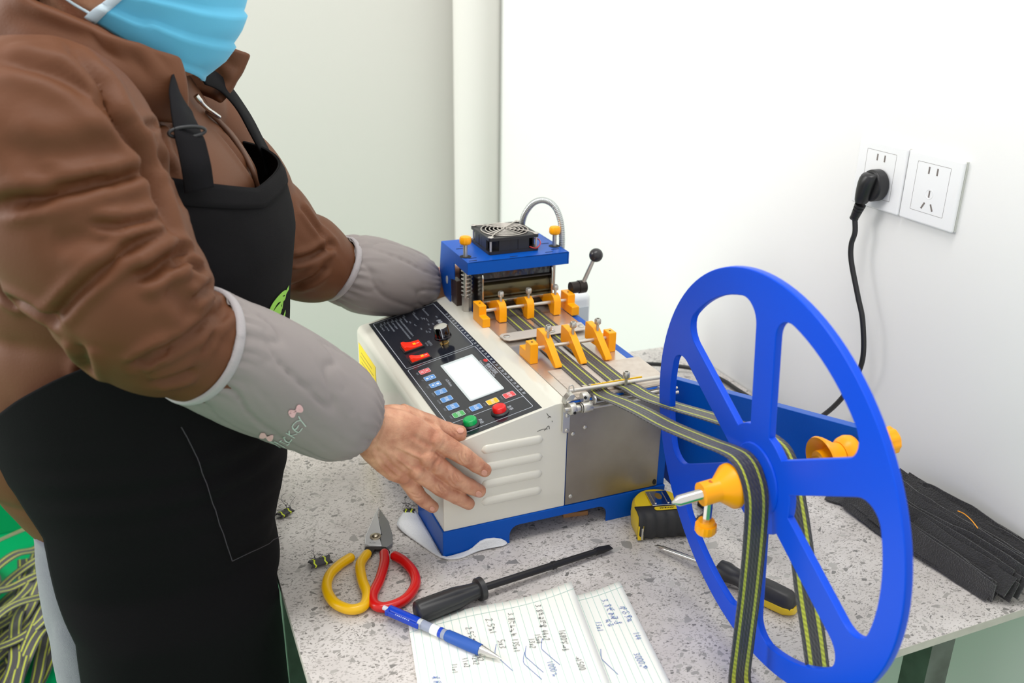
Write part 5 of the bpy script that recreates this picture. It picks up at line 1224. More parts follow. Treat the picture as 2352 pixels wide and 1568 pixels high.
CREASE = [([(70, 70), (147, 84), (196, 147), (239, 196), (263, 251), (294, 300), (324, 346), (343, 398), (376, 477), (412, 560)], 0.012, 0.007, 0.004),
    ([(-20, 130), (92, 153), (171, 190), (233, 245), (270, 300)], 0.007, 0.008, 0.004), ([(-20, 58), (30, 72), (70, 72)], 0.006, 0.005, 0.002),
    ([(-20, 474), (92, 454), (184, 436), (262, 413), (340, 392)], 0.0075, 0.0055, 0.004), ([(80, 400), (160, 420), (250, 408)], 0.004, 0.006, 0.002),
    ([(207, 512), (263, 516), (320, 510), (379, 498)], 0.0045, 0.004, 0.003),
    ([(110, 735), (140, 712), (175, 674), (245, 614), (298, 572), (385, 524)], 0.0065, 0.0045, 0.003),
    ([(309, 640), (351, 624), (386, 598), (421, 580), (440, 592)], 0.009, 0.0055, 0.005), ([(389, 610), (435, 606), (470, 626)], 0.006, 0.004, 0.003),
    ([(305, 842), (330, 824), (351, 810), (390, 792)], 0.008, 0.0045, 0.004), ([(535, 690), (473, 737), (421, 779), (390, 800), (326, 842)], 0.0055, 0.005, 0.003),
    ([(490, 652), (465, 672), (440, 690)], 0.0055, 0.004, 0.003), ([(520, 715), (490, 760), (470, 810)], 0.004, 0.004, 0.002), ([(350, 880), (400, 870), (450, 850)], 0.005, 0.005, 0.003),
    ([(0, 666), (53, 698), (140, 744)], 0.006, 0.005, 0.003), ([(179, 790), (196, 838), (210, 870)], 0.006, 0.006, 0.003), 
    ([(324, 290), (370, 284), (415, 277)], 0.004, 0.0035, 0.002), ([(392, 281), (412, 340), (425, 400)], 0.004, 0.006, 0.003), ([(350, 350), (390, 400), (415, 470)], 0.005, 0.007, 0.003),
    ([(500, 300), (540, 350), (580, 405)], 0.003, 0.005, 0.002), ([(690, 470), (725, 520), (770, 575)], 0.004, 0.005, 0.003), ([(668, 600), (710, 590), (765, 560)], 0.006, 0.005, 0.004), ([(670, 660), (720, 640), (750, 610)], 0.005, 0.005, 0.003),
    ([(0, 330), (100, 360), (200, 350), (300, 330)], 0.003, 0.010, 0.003), ([(120, 560), (200, 545), (300, 545)], 0.003, 0.008, 0.002),  ([(380, 660), (420, 690), (440, 730)], 0.003, 0.007, 0.002)]
sculpt(jme, CREASE)
co = verts(jme)
co = co - PB; setverts(jme, co)
jacket = obj('jacket', jme, M_jacket, person, smooth=180, raw=True)
# stand-up collar, open at the front
rows = []
for t in np.linspace(0, 1, 90):
    a = math.radians(-42 - 276 * t)            # from the near front end round the back to the far front end
    back = 0.5 - 0.5 * math.cos(a)             # 1 at the back
    row = []
    for v in np.linspace(0, 1, 12):
        rr = 0.112 - 0.016 * v + 0.012 * v * (1 - back) + 0.006 * math.sin(v * PI)
        z = (0.505 + 0.050 * back) * (1 - v) + (0.548 + 0.108 * back ** 0.8) * v
        if t > 0.9: rr += 0.05 * (t - 0.9) / 0.1 * v; z -= 0.010 * (t - 0.9) / 0.1 * v
        fx, fy = rr * 1.0 * math.cos(a), rr * 0.96 * math.sin(a)
        row.append(np.array((-0.010, 1.03, 0)) + FD * (fx + 0.012) + LD * fy + np.array((0, 0, z)))
    rows.append(row)
cme = MB().grid(rows); cv = np.array(cme.v); cme.v = [tuple(p) for p in cv + (0.0035 * vnoise(cv, 20, 9) - 0.004 * (1 - np.abs(vnoise(cv * np.array((1, 1, 0.6)), 13, 12))) ** 7)[:, None] * np.array((1, 1, 0.3))]
cmesh = cme.mesh('collar'); fixnormals(cmesh); sculpt.b, keep_b = None, sculpt.b
sculpt(cmesh, [([(60, 0), (190, 20), (280, 70), (345, 125), (385, 172)], 0.0035, 0.0035, 0.0015), ([(30, 30), (150, 70), (250, 120), (330, 175)], 0.004, 0.008, 0.002), ([(200, 60), (230, 95), (240, 130)], 0.003, 0.005, 0.002), ([(300, 120), (325, 150), (330, 185)], 0.003, 0.005, 0.002), ([(515, 150), (530, 175), (548, 200)], 0.003, 0.004, 0.002)])
sculpt.b = keep_b; setverts(cmesh, verts(cmesh) - PB)
obj('collar', cmesh, M_jacket, jacket, solid=0.012, smooth=180, subsurf=1)
# front zip and pull
jb = sculpt.b
def jhit(x, y, lift):
    h, n = hit(jb, x, y, lift); return h
zp = [p for p in (jhit(x, y, 0.003) for x, y in ((470, 258), (500, 285), (530, 320), (556, 360), (574, 395), (586, 430))) if p is not None]
if len(zp) > 2: obj('zip', MB().tube(catmull(zp, 40), 0.0026, n=8), stick('brown_zip', 92, 60, 42, 0.5), jacket, smooth=60)
zq = [p for p in (jhit(x, y, 0.007) for x, y in ((436, 226), (447, 240), (462, 255), (491, 277))) if p is not None]
if len(zq) > 2: obj('zip_pull', MB().tube(catmull(zq, 14), [0.0030] * 5 + [0.0022] * 9, n=8), M_chrome, jacket, smooth=60)
# rib hem at the back
hem = []
for k, z in enumerate(np.linspace(0.055, 0.085, 5)):
    t_ = np.linspace(0, 2 * PI, 160, endpoint=False); p = tpoint(t_, z, -0.012); 
    cen = np.array((tsec(z)[0], 1.03, z)); d_ = p - cen; d_ /= np.linalg.norm(d_, axis=1)[:, None]
    hem.append(p + d_ * (0.0015 * np.sin(t_ * 80))[:, None])
obj('rib_hem', MB().loft(hem, cap=False), cloth('tan_rib_knit', rgb(196, 150, 122), 0.8, 30, 0.1), jacket, smooth=60, solid=0.004)
# --- apron: one wrapped sheet
def half(z, side):
    # half-angle covered; bib above, wrapped skirt below
    zs = [-0.62, -0.1, 0.05, 0.12, 0.17, 0.215, 0.25, 0.30, 0.34, 0.38, 0.46]
    an = [152, 148, 133, 127, 131, 138, 124, 96, 74, 60, 53] if side < 0 else [150, 148, 146, 146, 146, 140, 120, 96, 78, 68, 62]
    return math.radians(np.interp(z, zs, an))
def apoint(u, z, off=0.010):
    """u in -1..1 across"""
    A = half(z, u); thv = np.array([u * A])
    gap = 0.0
    if z > 0.30: gap = 0.010 * min(1, (z - 0.30) / 0.1)
    p = tpoint(thv, z, off + gap)[0]
    return p
rows = []; zs = np.concatenate([np.linspace(0.448, 0.16, 62), np.linspace(0.155, -0.62, 90)])
us = np.linspace(-1, 1, 150); P = []
for i, z in enumerate(zs):
    row = np.array([apoint(u, z + (0.030 * max(0, -u - 0.3) / 0.7 + 0.004 * max(0, u)) * max(0, (z - 0.30) / 0.14)) for u in us])
    cen = np.array((tsec(z)[0], 1.03, z)); d_ = row - cen; d_[:, 2] = 0; d_ /= np.linalg.norm(d_, axis=1)[:, None]
    d = 0.0022 * vnoise(row * np.array((1, 1, 0.45)), 14, 31)
    # gathered creases round the waist on the near side
    if 0.05 < z < 0.26:
        wgt = math.exp(-((z - 0.155) / 0.055) ** 2)
        near = np.exp(-((us + 0.45) / 0.35) ** 2)
        ph = (z - 0.155 + 0.05 * (us + 0.45) ** 2) * 190
        d = d + wgt * near * 0.0042 * np.sin(ph) * (0.6 + 0.4 * vnoise(row, 9, 8))
    if z < 0.1: d = d + min(1, (0.1 - z) / 0.3) * 0.006 * np.sin(us * 11 + 2 * vnoise(row, 3, 6))
    lim = 0.0945
    row = row + d_ * d[:, None]
    if z < 0.012: row[:, 0] = np.minimum(row[:, 0], lim)
    rows.append(row)
AR = np.array(rows)
apron = obj('apron', MB().grid(AR), M_apron, person, smooth=180, solid=0.0016)
# top hem, pocket panel
hm = AR[0:5] + 0.0; c_ = np.array((-0.01, 1.03, 0)); dd = hm - c_; dd[..., 2] = 0; dd /= np.linalg.norm(dd, axis=2)[..., None]
obj('bib_hem', MB().grid(hm + dd * 0.0018), M_apron, apron, smooth=180, solid=0.0016)
bv = BVHTree.FromPolygons([tuple(p) for p in AR.reshape(-1, 3)], [(i * 150 + j, i * 150 + j + 1, (i + 1) * 150 + j + 1, (i + 1) * 150 + j) for i in range(len(zs) - 1) for j in range(149)])
def surf_poly(bvh, poly, nu, nv, lift):
    """bilinear patch of four corner pixels laid on a surface"""
    a, b, c, d = (np.array(q, float) for q in poly); out = []
    for i in np.linspace(0, 1, nu):
        r_ = []
        for j in np.linspace(0, 1, nv):
            p = (a * (1 - i) + b * i) * (1 - j) + (d * (1 - i) + c * i) * j
            h, n = hit(bvh, p[0], p[1], lift); r_.append(h)
        out.append(r_)
    return out
def surf_lines(bvh, lines, width, lift=0.0012, n=None):
    mb = MB()
    for L in lines:
        L = catmull(np.array(L, float), n or max(8, 5 * len(L))); H_ = [hit(bvh, x, y, lift) for x, y in L]; H_ = [h for h in H_ if h[0] is not None]
        if len(H_) < 3: continue
        strokes(mb, [np.array([h[0] for h in H_])], width, np.array([h[1] for h in H_]))
    return mb
pk = surf_poly(bv, ((412, 975), (655, 925), (648, 1228), (527, 1284)), 16, 22, 0.003)
if all(p is not None for r_ in pk for p in r_):
    pkt = obj('pocket', MB().grid(pk), M_apron, apron, smooth=180, solid=0.0022)
obj('pocket_stitching', surf_lines(bv, [[(412, 975), (445, 1040), (480, 1140), (527, 1284)], [(527, 1284), (590, 1254), (646, 1228)]], 0.0011, 0.0054), stick('dark_stitch', 58, 54, 60, 0.8), apron, smooth=0)
# lime emblem printed on the bib
em = [[(612, 722), (622, 700), (640, 678), (651, 671), (650, 682), (640, 692)], [(616, 726), (624, 706), (634, 690), (646, 684)], [(618, 730), (628, 712), (640, 698), (645, 690), (643, 708)],
      [(622, 728), (630, 716), (638, 705), (642, 712)], [(627, 727), (634, 716), (641, 714)], [(613, 727), (618, 712), (629, 696)], [(652, 672), (659, 659)], [(610, 724), (616, 714)],
      [(644, 740), (651, 714)], [(638, 744), (650, 722)], [(636, 737), (648, 728), (649, 736)], [(641, 746), (646, 734)]]
obj('printed_emblem', surf_lines(bv, em, 0.0050, 0.0022), mat('lime_print', rgb(150, 212, 78), 0.6), apron, smooth=0)
# neck straps
def strapband(P, w, nm, nvec=None):
    n0 = len(P); P = catmull(P, 40); T = np.gradient(P, axis=0); T /= np.linalg.norm(T, axis=1)[:, None]
    c_ = np.array((-0.02, 1.03, 0.40)); N_ = P - c_; N_[:, 2] = 0.0; N_ = N_ if nvec is None else catmull(nvec, 40); N_ /= np.linalg.norm(N_, axis=1)[:, None]
    B = np.cross(N_, T); B /= np.linalg.norm(B, axis=1)[:, None]
    rows = [[p + b * w * t + n * 0.001 for t in (-0.5, 0, 0.5)] for p, b, n in zip(P, B, N_)]
    return obj(nm, MB().grid(rows), M_strap, apron, smooth=180, solid=0.002)
n1 = apoint(-0.86, 0.460, 0.016); yn_ = float(n1[1]) - 0.003
strapband([ony(457, 436, yn_), ony(450, 385, yn_ - 0.001), ony(440, 338, yn_ + 0.006), ony(430, 300, yn_ + 0.016), ony(417, 250, yn_ + 0.04), ony(407, 205, yn_ + 0.075), ony(398, 170, 0.995)], 0.027, 'neck_strap')
fp = []; fn = []
for (x, y, yy) in ((622, 396, 1.135), (611, 362, 1.135), (594, 325, 1.125), (567, 275, 1.11), (534, 224, 1.085), (496, 186, 1.06), (455, 168, 1.03)):
    h, n = hit(jb, x, y, 0.006)
    fp.append(ony(x, y, min(yy, float(h[1])) if h is not None else yy)); fn.append(n if n is not None and n[1] < -0.2 else np.array((0.55, -0.75, 0.35)))
fn = [np.mean(fn[max(0, i - 2):i + 3], axis=0) for i in range(len(fn))]
strapband(fp, 0.027, 'neck_strap', fn)
q = MB(); sp_ = ony(430, 303, yn_ + 0.012); q.tube([sp_ + np.array((0.0155 * math.cos(t), 0.004 * math.cos(t), 0.0045 * math.sin(t))) for t in np.linspace(0, 2 * PI, 24, endpoint=False)], 0.0016, n=8, closed=True)
obj('strap_slider', q, M_black, apron, smooth=60)
# --- grey over-sleeves
def oversleeve(ctrl, rad, seed, ns=90, nt=110):
    def f(s_, th_, P):
        L_ = OS_LEN[0]; e = min(s_, L_ - s_)
        n2 = vnoise(np.column_stack([np.cos(th_) * 5, np.sin(th_) * 5, np.full_like(th_, s_ * 12)]), 1.5, seed)
        g = np.sin(th_ * 26 + 3 * n2) * 0.0020 * math.exp(-max(0, e - 0.006) / 0.014) * (1 if e > 0.007 else 0.25)
        q = np.column_stack([np.cos(th_) * 2.2 + s_ * 8, np.sin(th_) * 2.2 + s_ * 4, np.full_like(th_, s_ * 9)])
        rn = 1 - np.abs(vnoise(q, 1.0, seed + 2)); rn2 = 1 - np.abs(vnoise(q, 1.9, seed + 3))
        return g + 0.0022 * vnoise(P, 14, seed + 1) - 0.0030 * rn ** 10 - 0.0010 * rn2 ** 10
    return limb(ctrl, rad, ns, nt, f)
OS_LEN = [0.2]
SC = [(0.034, 0.8115, 0.3375), (0.042, 0.8165, 0.331), (0.070, 0.834, 0.306), (0.110, 0.852, 0.271), (0.145, 0.862, 0.240), (0.172, 0.867, 0.217), (0.190, 0.8695, 0.203), (0.198, 0.870, 0.197)]
SR = [0.0515, 0.0535, 0.0575, 0.0580, 0.0565, 0.052, 0.041, 0.032]
OS_LEN[0] = float(np.sum(np.linalg.norm(np.diff(catmull(SC, 90), axis=0), axis=1)))
g1, GP, GT, GS = oversleeve(SC, SR, 61)
sl1 = obj('over_sleeve', MB().loft(list(g1), cap=False), M_sleeve, person, smooth=180, solid=0.0014)
def band(ring_fn, nm, parent, m): return obj(nm, ring_fn, m, parent, smooth=180)
bd = []
for k, (s_, o_) in enumerate(((-0.0005, 0.0), (0.0, 0.0022), (0.003, 0.0030), (0.006, 0.0030), (0.0085, 0.0022), (0.009, 0.0))):
    i = 0; c_ = GP[0] + GT[2] * s_; dirs = g1[1] - GP[1]; dirs /= np.linalg.norm(dirs, axis=1)[:, None]
    bd.append(c_ + dirs * (0.0518 + o_))
obj('elastic_band', MB().loft(bd, cap=False), M_elastic, sl1, smooth=180)
gv = BVHTree.FromPolygons([tuple(p) for p in g1.reshape(-1, 3)], [(i * 110 + j, i * 110 + (j + 1) % 110, (i + 1) * 110 + (j + 1) % 110, (i + 1) * 110 + j) for i in range(89) for j in range(110)])
z5 = lambda x, y: (580 + x * 0.10204, 900 + y * 0.10204)
let = [[(390, 1080), (520, 1150), (650, 1230)], [(390, 1080), (560, 1120), (740, 1220)], [(500, 1075), (620, 1150), (745, 1225)],   # M
       [(620, 1075), (720, 1120), (800, 1150)], [(610, 1095), (640, 1060)], [(775, 1175), (825, 1130)],                        # I
       [(735, 975), (700, 1030), (740, 1090), (820, 1105), (870, 1060), (880, 1030)],                                           # C
       [(750, 890), (850, 950), (950, 1005)], [(820, 840), (840, 945), (1000, 910)],                                             # K
       [(1030, 715), (960, 820), (890, 760), (920, 690), (970, 650)], [(890, 790), (1020, 880), (1110, 790)], [(960, 810), (1030, 715)],   # E
       [(1015, 520), (1080, 610), (1190, 755)], [(960, 640), (1080, 610)]]                                                     # Y
obj('printed_lettering', surf_lines(gv, [[z5(*p) for p in L] for L in let], 0.0011, 0.0016), stick('pale_mint_print', 182, 196, 188, 0.7), sl1, smooth=0)
def bow(cx_, cy_, k, ang):
    L = []
    for s_ in (-1, 1):
        for rr in (0.4, 1.0, 1.6):
            L.append([(cx_ + s_ * (2 + 9 * t) * math.cos(ang) * k + (w_ * rr * 4.2 * t) * math.sin(ang) * k, cy_ - s_ * (2 + 9 * t) * math.sin(ang) * k + (w_ * rr * 4.2 * t) * math.cos(ang) * k) for t, w_ in ((0, 0), (0.5, 1), (1.0, 1.0), (1.25, 0.3), (1.25, -0.3), (1.0, -1.0), (0.5, -1), (0, 0))])
    return L
obj('printed_bow', surf_lines(gv, bow(678, 942, 1.0, 0.55), 0.0032, 0.0016), stick('pale_pink_print', 226, 180, 182, 0.7), sl1, smooth=0)
obj('printed_bow', surf_lines(gv, bow(612, 1000, 0.9, -0.3), 0.003, 0.0016), stick('pale_pink_print', 226, 180, 182, 0.7), sl1, smooth=0)
SC2 = [(0.258, 1.270, 0.247), (0.266, 1.272, 0.242), (0.285, 1.278, 0.234), (0.315, 1.288, 0.222), (0.350, 1.300, 0.209), (0.380, 1.309, 0.199), (0.400, 1.314, 0.192), (0.412, 1.318, 0.188)]
SR2 = [0.046, 0.049, 0.056, 0.0575, 0.054, 0.048, 0.041, 0.031]
OS_LEN[0] = float(np.sum(np.linalg.norm(np.diff(catmull(SC2, 90), axis=0), axis=1)))
g2, GP2, GT2, GS2 = oversleeve(SC2, SR2, 83)
sl2 = obj('over_sleeve', MB().loft(list(g2), cap=False), M_sleeve, person, smooth=180, solid=0.0014)
bd = []
for k, (s_, o_) in enumerate(((-0.0005, 0.0), (0.0, 0.0022), (0.003, 0.0030), (0.006, 0.0030), (0.0085, 0.0022), (0.009, 0.0))):
    c_ = GP2[0] + GT2[2] * s_; dirs = g2[1] - GP2[1]; dirs /= np.linalg.norm(dirs, axis=1)[:, None]; bd.append(c_ + dirs * (0.0465 + o_))
obj('elastic_band', MB().loft(bd, cap=False), M_elastic, sl2, smooth=180)

# --- hands, head and body: one skin mesh
def finger(mb, J, R_, knuckle=0.06):
    """J joints MCP, PIP, DIP, tip"""
    J = np.array(J, float); Q = catmull(np.column_stack([J, R_]), 40); P, r_ = Q[:, :3], Q[:, 3].copy()
    n = len(J) - 1
    for k in range(1, n): r_ *= 1 + knuckle * np.exp(-((np.linspace(0, n, 40) - k) / 0.16) ** 2)
    t = np.linspace(0, n, 40); tipm = t > n - 0.35
    r_[tipm] *= np.sqrt(np.clip(1 - ((t[tipm] - (n - 0.35)) / 0.36) ** 2, 0.02, 1)) ** 0.8
    mb.tube(P, r_, n=20)
c4 = lambda x, y: (780 + x * 0.33163, 880 + y * 0.33163)
def hp(x, y, Y): return ony(*c4(x, y), Y)
hand = MB()
I_ = [hp(655, 385, 0.864), hp(855, 500, 0.8665), hp(950, 565, 0.870), hp(1030, 618, 0.8730)]
M_ = [hp(590, 500, 0.860), hp(795, 655, 0.8645), hp(905, 715, 0.8695), hp(995, 757, 0.8730)]
N_ = [hp(520, 585, 0.861), hp(705, 725, 0.8665), hp(810, 785, 0.8705), hp(920, 848, 0.8730)]
K_ = [hp(440, 620, 0.868), hp(530, 755, 0.8720), hp(590, 815, 0.8760), hp(668, 872, 0.8785)]
T_ = [hp(420, 240, 0.880), hp(620, 295, 0.886), hp(750, 338, 0.8895), hp(873, 352, 0.8885)]
RI = [0.0124, 0.0103, 0.0090, 0.0076]; RK = [0.0110, 0.0091, 0.0080, 0.0068]
finger(hand, I_, RI); finger(hand, M_, [0.0124, 0.0099, 0.0088, 0.0075]); finger(hand, N_, [0.0119, 0.0096, 0.0085, 0.0072]); finger(hand, K_, RK)
finger(hand, T_, [0.0165, 0.0128, 0.0112, 0.0092])
wr = np.array((0.1945, 0.8700, 0.1995)); 
mk = (np.array(I_[0]) + M_[0] + N_[0] + K_[0]) / 4
def palm(mb, wr, fore, mk, wdir, rows):
    ax = mk - wr; L = np.linalg.norm(ax); ax /= L
    wdir = np.array(wdir, float); wdir -= ax * (wdir @ ax); wdir /= np.linalg.norm(wdir); nn = np.cross(ax, wdir)
    rings = []
    for (t, hw, ht, sh) in rows:
        c_ = wr + ax * L * t + wdir * sh if t >= 0 else wr + (fore - wr) * (-t)
        rings.append([c_ + wdir * hw * math.copysign(abs(math.cos(a)) ** 0.85, math.cos(a)) + nn * ht * math.copysign(abs(math.sin(a)) ** 0.95, math.sin(a)) for a in np.linspace(0, 2 * PI, 32, endpoint=False)])
    mb.loft(rings)
    return nn
fore = np.array((0.125, 0.855, 0.258))
nn = palm(hand, wr, fore, mk, np.array(I_[0]) - K_[0], [(-1.0, 0.034, 0.031, 0), (-0.45, 0.029, 0.024, 0), (-0.1, 0.0265, 0.0195, 0), (0.12, 0.0275, 0.0180, 0.001), (0.35, 0.0345, 0.0185, 0.002), (0.6, 0.0385, 0.0165, 0.002), (0.82, 0.0385, 0.0140, 0.000), (0.98, 0.0365, 0.0118, 0.000), (1.08, 0.032, 0.008, 0.0)])
# thenar mass and knuckle pads, extensor tendons
hand.tube(catmull([wr + np.array((0.006, 0.006, 0.006)), (wr + np.array(T_[0])) / 2 + np.array((0.002, 0.002, 0)), np.array(T_[0]), np.array(T_[1])], 14), [0.015, 0.0175, 0.017, 0.0165, 0.0162, 0.016, 0.0158, 0.0155, 0.015, 0.0142, 0.0135, 0.0126, 0.012, 0.0112], n=16)
hand.tube(catmull([np.array(T_[0]), (np.array(T_[1]) + np.array(I_[0])) / 2, np.array(I_[0])], 10), 0.0105, n=14)
vs = -1 if (nn @ (CAM - wr)) < 0 else 1
for J in (I_, M_, N_, K_):
    J0 = np.array(J[0]); hand.ball(J0 + nn * vs * 0.003, 0.0112, 14, 10)
    a = wr + (J0 - wr) * 0.35 + nn * vs * 0.0145; b = J0 + nn * vs * 0.0095
    hand.tube(catmull([a, (a + b) / 2 + nn * vs * 0.0008, b], 10), 0.0026, n=8)
hme = remesh(hand, 0.0010, 7, 0.5)
z8 = lambda L: [(780 + x * 0.3905, 870 + y * 0.3905) for x, y in L]
sculpt.b = None
sculpt(hme, [(z8(L), d_, w_, r_) for L, d_, w_, r_ in (
    ([(696, 440), (704, 475), (728, 506)], 0.0010, 0.0012, 0.0004), ([(718, 432), (728, 468), (752, 494)], 0.0012, 0.0013, 0.0005), ([(742, 440), (752, 466), (770, 486)], 0.0008, 0.0011, 0.0003),
    ([(640, 570), (655, 605), (680, 630)], 0.0010, 0.0012, 0.0004), ([(668, 562), (684, 596), (708, 620)], 0.0012, 0.0013, 0.0005), ([(695, 570), (710, 596), (726, 612)], 0.0008, 0.0011, 0.0003),
    ([(552, 628), (572, 660), (598, 680)], 0.0010, 0.0012, 0.0004), ([(584, 618), (602, 648), (628, 670)], 0.0012, 0.0013, 0.0005),
    ([(415, 668), (440, 682), (470, 680)], 0.0010, 0.0012, 0.0004), ([(432, 690), (456, 704), (484, 700)], 0.0010, 0.0012, 0.0004),
    ([(664, 286), (676, 304), (690, 316)], 0.0010, 0.0012, 0.0004), ([(650, 290), (660, 312), (668, 326)], 0.0007, 0.0012, 0.0003),
    ([(500, 235), (540, 262), (590, 300)], 0.0012, 0.0020, 0.0006), ([(590, 465), (560, 500), (540, 560)], 0.0010, 0.0022, 0.0006), ([(240, 415), (300, 500), (370, 560)], 0.0012, 0.0024, 0.0008), ([(210, 400), (260, 500), (340, 580)], 0.0010, 0.0022, 0.0006),
    ([(330, 410), (400, 450), (470, 480)], 0.0008, 0.0026, 0.0006), ([(430, 330), (490, 370), (560, 400)], 0.0008, 0.0026, 0.0006), ([(230, 190), (215, 280), (170, 360)], 0.0007, 0.0018, 0.0004), ([(255, 180), (245, 280), (205, 380)], 0.0006, 0.0018, 0.0004))])
sculpt.b = None
# left hand, mostly hidden behind the tower
lh = MB(); lw = np.array((0.418, 1.320, 0.186)); lm = np.array((0.486, 1.322, 0.150)); wdv = np.array((0.55, 0.0, 0.75))
lk = [lm + wdv * s_ for s_ in (0.028, 0.010, -0.010, -0.028)]
for j, k0 in enumerate(lk):
    finger(lh, [k0, k0 + np.array((0.032, -0.006, -0.020)), k0 + np.array((0.050, -0.012, -0.033)), k0 + np.array((0.063, -0.016, -0.043))], [0.0112, 0.0086, 0.0076, 0.0062])
finger(lh, [lw + np.array((0.012, -0.004, 0.014)), lw + np.array((0.034, -0.010, 0.020)), lw + np.array((0.052, -0.012, 0.016)), lw + np.array((0.070, -0.012, 0.010))], [0.0150, 0.0112, 0.0096, 0.0078])
palm(lh, lw, np.array((0.330, 1.295, 0.215)), lm, wdv, [(-1.0, 0.032, 0.030, 0), (-0.4, 0.028, 0.023, 0), (0.05, 0.0265, 0.0185, 0), (0.4, 0.034, 0.0175, 0), (0.8, 0.0375, 0.0135, 0), (1.0, 0.036, 0.0115, 0), (1.08, 0.031, 0.008, 0)])
lme = remesh(lh, 0.0018, 4, 0.5)
# head, neck
HX = np.array((0.0, 1.02, 0.0)); HF = np.array((math.cos(math.radians(-14)), math.sin(math.radians(-14)), 0)); HL = np.array((-HF[1], HF[0], 0))
hd = MB(); hrows = [(0.548, 0.062, 0.018, 0.020), (0.556, 0.060, 0.034, 0.033), (0.572, 0.052, 0.048, 0.046), (0.592, 0.040, 0.064, 0.057), (0.615, 0.030, 0.077, 0.064), (0.640, 0.022, 0.086, 0.069), (0.670, 0.015, 0.093, 0.074), (0.700, 0.010, 0.096, 0.076), (0.730, 0.006, 0.095, 0.075), (0.755, 0.002, 0.086, 0.069), (0.775, -0.004, 0.066, 0.054), (0.788, -0.008, 0.034, 0.030)]
K = catmull(np.array(hrows), 44)
hd.loft([[HX + HF * (r_[1] + r_[2] * math.cos(a)) + HL * r_[3] * math.sin(a) + np.array((0, 0, r_[0])) for a in np.linspace(0, 2 * PI, 40, endpoint=False)] for r_ in K])
hf = lambda f_, l_, z: HX + HF * f_ + HL * l_ + np.array((0, 0, z))
hd.tube(catmull([hf(0.105, 0, 0.672), hf(0.114, 0, 0.652), hf(0.120, 0, 0.634), hf(0.112, 0, 0.624)], 12), [0.007, 0.008, 0.009, 0.0095, 0.0105, 0.0115, 0.012, 0.0125, 0.0125, 0.012, 0.011, 0.009], n=14)
for s_ in (-1, 1):
    hd.ball(hf(0.112, 0.009 * s_, 0.626), 0.0065, 12, 8); hd.tube(catmull([hf(0.092, 0.048 * s_, 0.688), hf(0.104, 0.028 * s_, 0.694), hf(0.107, 0.010 * s_, 0.688)], 10), 0.0055, n=10)
    ear = [hf(0.008, 0.072 * s_, 0.690), hf(-0.006, 0.080 * s_, 0.694), hf(-0.016, 0.082 * s_, 0.676), hf(-0.010, 0.079 * s_, 0.652), hf(0.004, 0.072 * s_, 0.636)]
    hd.tube(catmull(ear, 18), 0.0055, n=10)
hd.tube(catmull([hf(0.094, 0.024, 0.598), hf(0.102, 0, 0.600), hf(0.094, -0.024, 0.598)], 14), 0.0062, n=10)
hd.tube(catmull([hf(0.091, 0.02, 0.588), hf(0.098, 0, 0.587), hf(0.091, -0.02, 0.588)], 14), 0.0062, n=10)
hd.tube([(-0.02, 1.03, 0.46), (-0.018, 1.03, 0.53), (-0.006, 1.025, 0.58), (0.004, 1.02, 0.64)], [0.062, 0.054, 0.053, 0.055], n=28)
hdm = remesh(hd, 0.0030, 3, 0.5)
# inner body under the clothes
ib = MB()
ib.loft([list(tpoint(np.linspace(0, 2 * PI, 32, endpoint=False), z, -0.04 if z > 0.1 else -0.03)) for z in (-0.05, 0.1, 0.25, 0.4, 0.47, 0.52)])
ib.tube(catmull([(-0.05, 0.90, 0.47), (-0.034, 0.82, 0.435), (-0.010, 0.79, 0.392), (0.06, 0.825, 0.318), (0.14, 0.858, 0.245)], 30), np.linspace(0.046, 0.03, 30), n=16)
ib.tube(catmull([(0.03, 1.17, 0.46), (0.10, 1.225, 0.40), (0.172, 1.252, 0.300), (0.26, 1.272, 0.242), (0.345, 1.298, 0.21)], 30), np.linspace(0.044, 0.028, 30), n=16)
for s_ in (-1, 1):
    hx = np.array((-0.022, 1.03, 0)) + LD * 0.085 * s_
    ib.tube([hx + np.array((0, 0, 0.02)), hx + np.array((0.0, 0, -0.3)), hx + np.array((-0.01, 0, -0.69))], [0.06, 0.048, 0.034], n=18)
ibm = remesh(ib, 0.008, 3, 0.5)
bm = bmesh.new()
for m_ in (hme, lme, hdm, ibm): bm.from_mesh(m_)
bme = bpy.data.meshes.new('body'); bm.to_mesh(bme); bm.free()
hv = BVHTree.FromPolygons([v.co.copy() for v in hme.vertices], [tuple(p.vertices) for p in hme.polygons])
setverts(bme, verts(bme) - PB)
body = obj('body', bme, M_skin, person, smooth=180, raw=True)
# finger nails laid on the finger ends
for (cx_, cy_, ang, wd_, ln) in ((1000, 619, 36, 40, 44), (962, 766, 30, 40, 44), (886, 856, 30, 38, 42), (640, 868, 30, 34, 36), (836, 328, -2, 40, 50)):
    a = math.radians(ang); P = []
    for u in np.linspace(-0.5, 0.5, 7):
        r_ = []
        for v in np.linspace(-0.5, 0.5, 7):
            k = math.sqrt(max(0, 1 - (abs(2 * u)) ** 3)) * 0.98
            x = cx_ + u * ln * math.cos(a) - v * wd_ * k * math.sin(a); y = cy_ + u * ln * math.sin(a) + v * wd_ * k * math.cos(a)
            h, n = hit(hv, *c4(x, y), 0.00045); r_.append(h)
        P.append(r_)
    if all(p is not None for r_ in P for p in r_):
        obj('fingernail', MB().grid(P), M_nail, body, smooth=180, solid=0.0005)
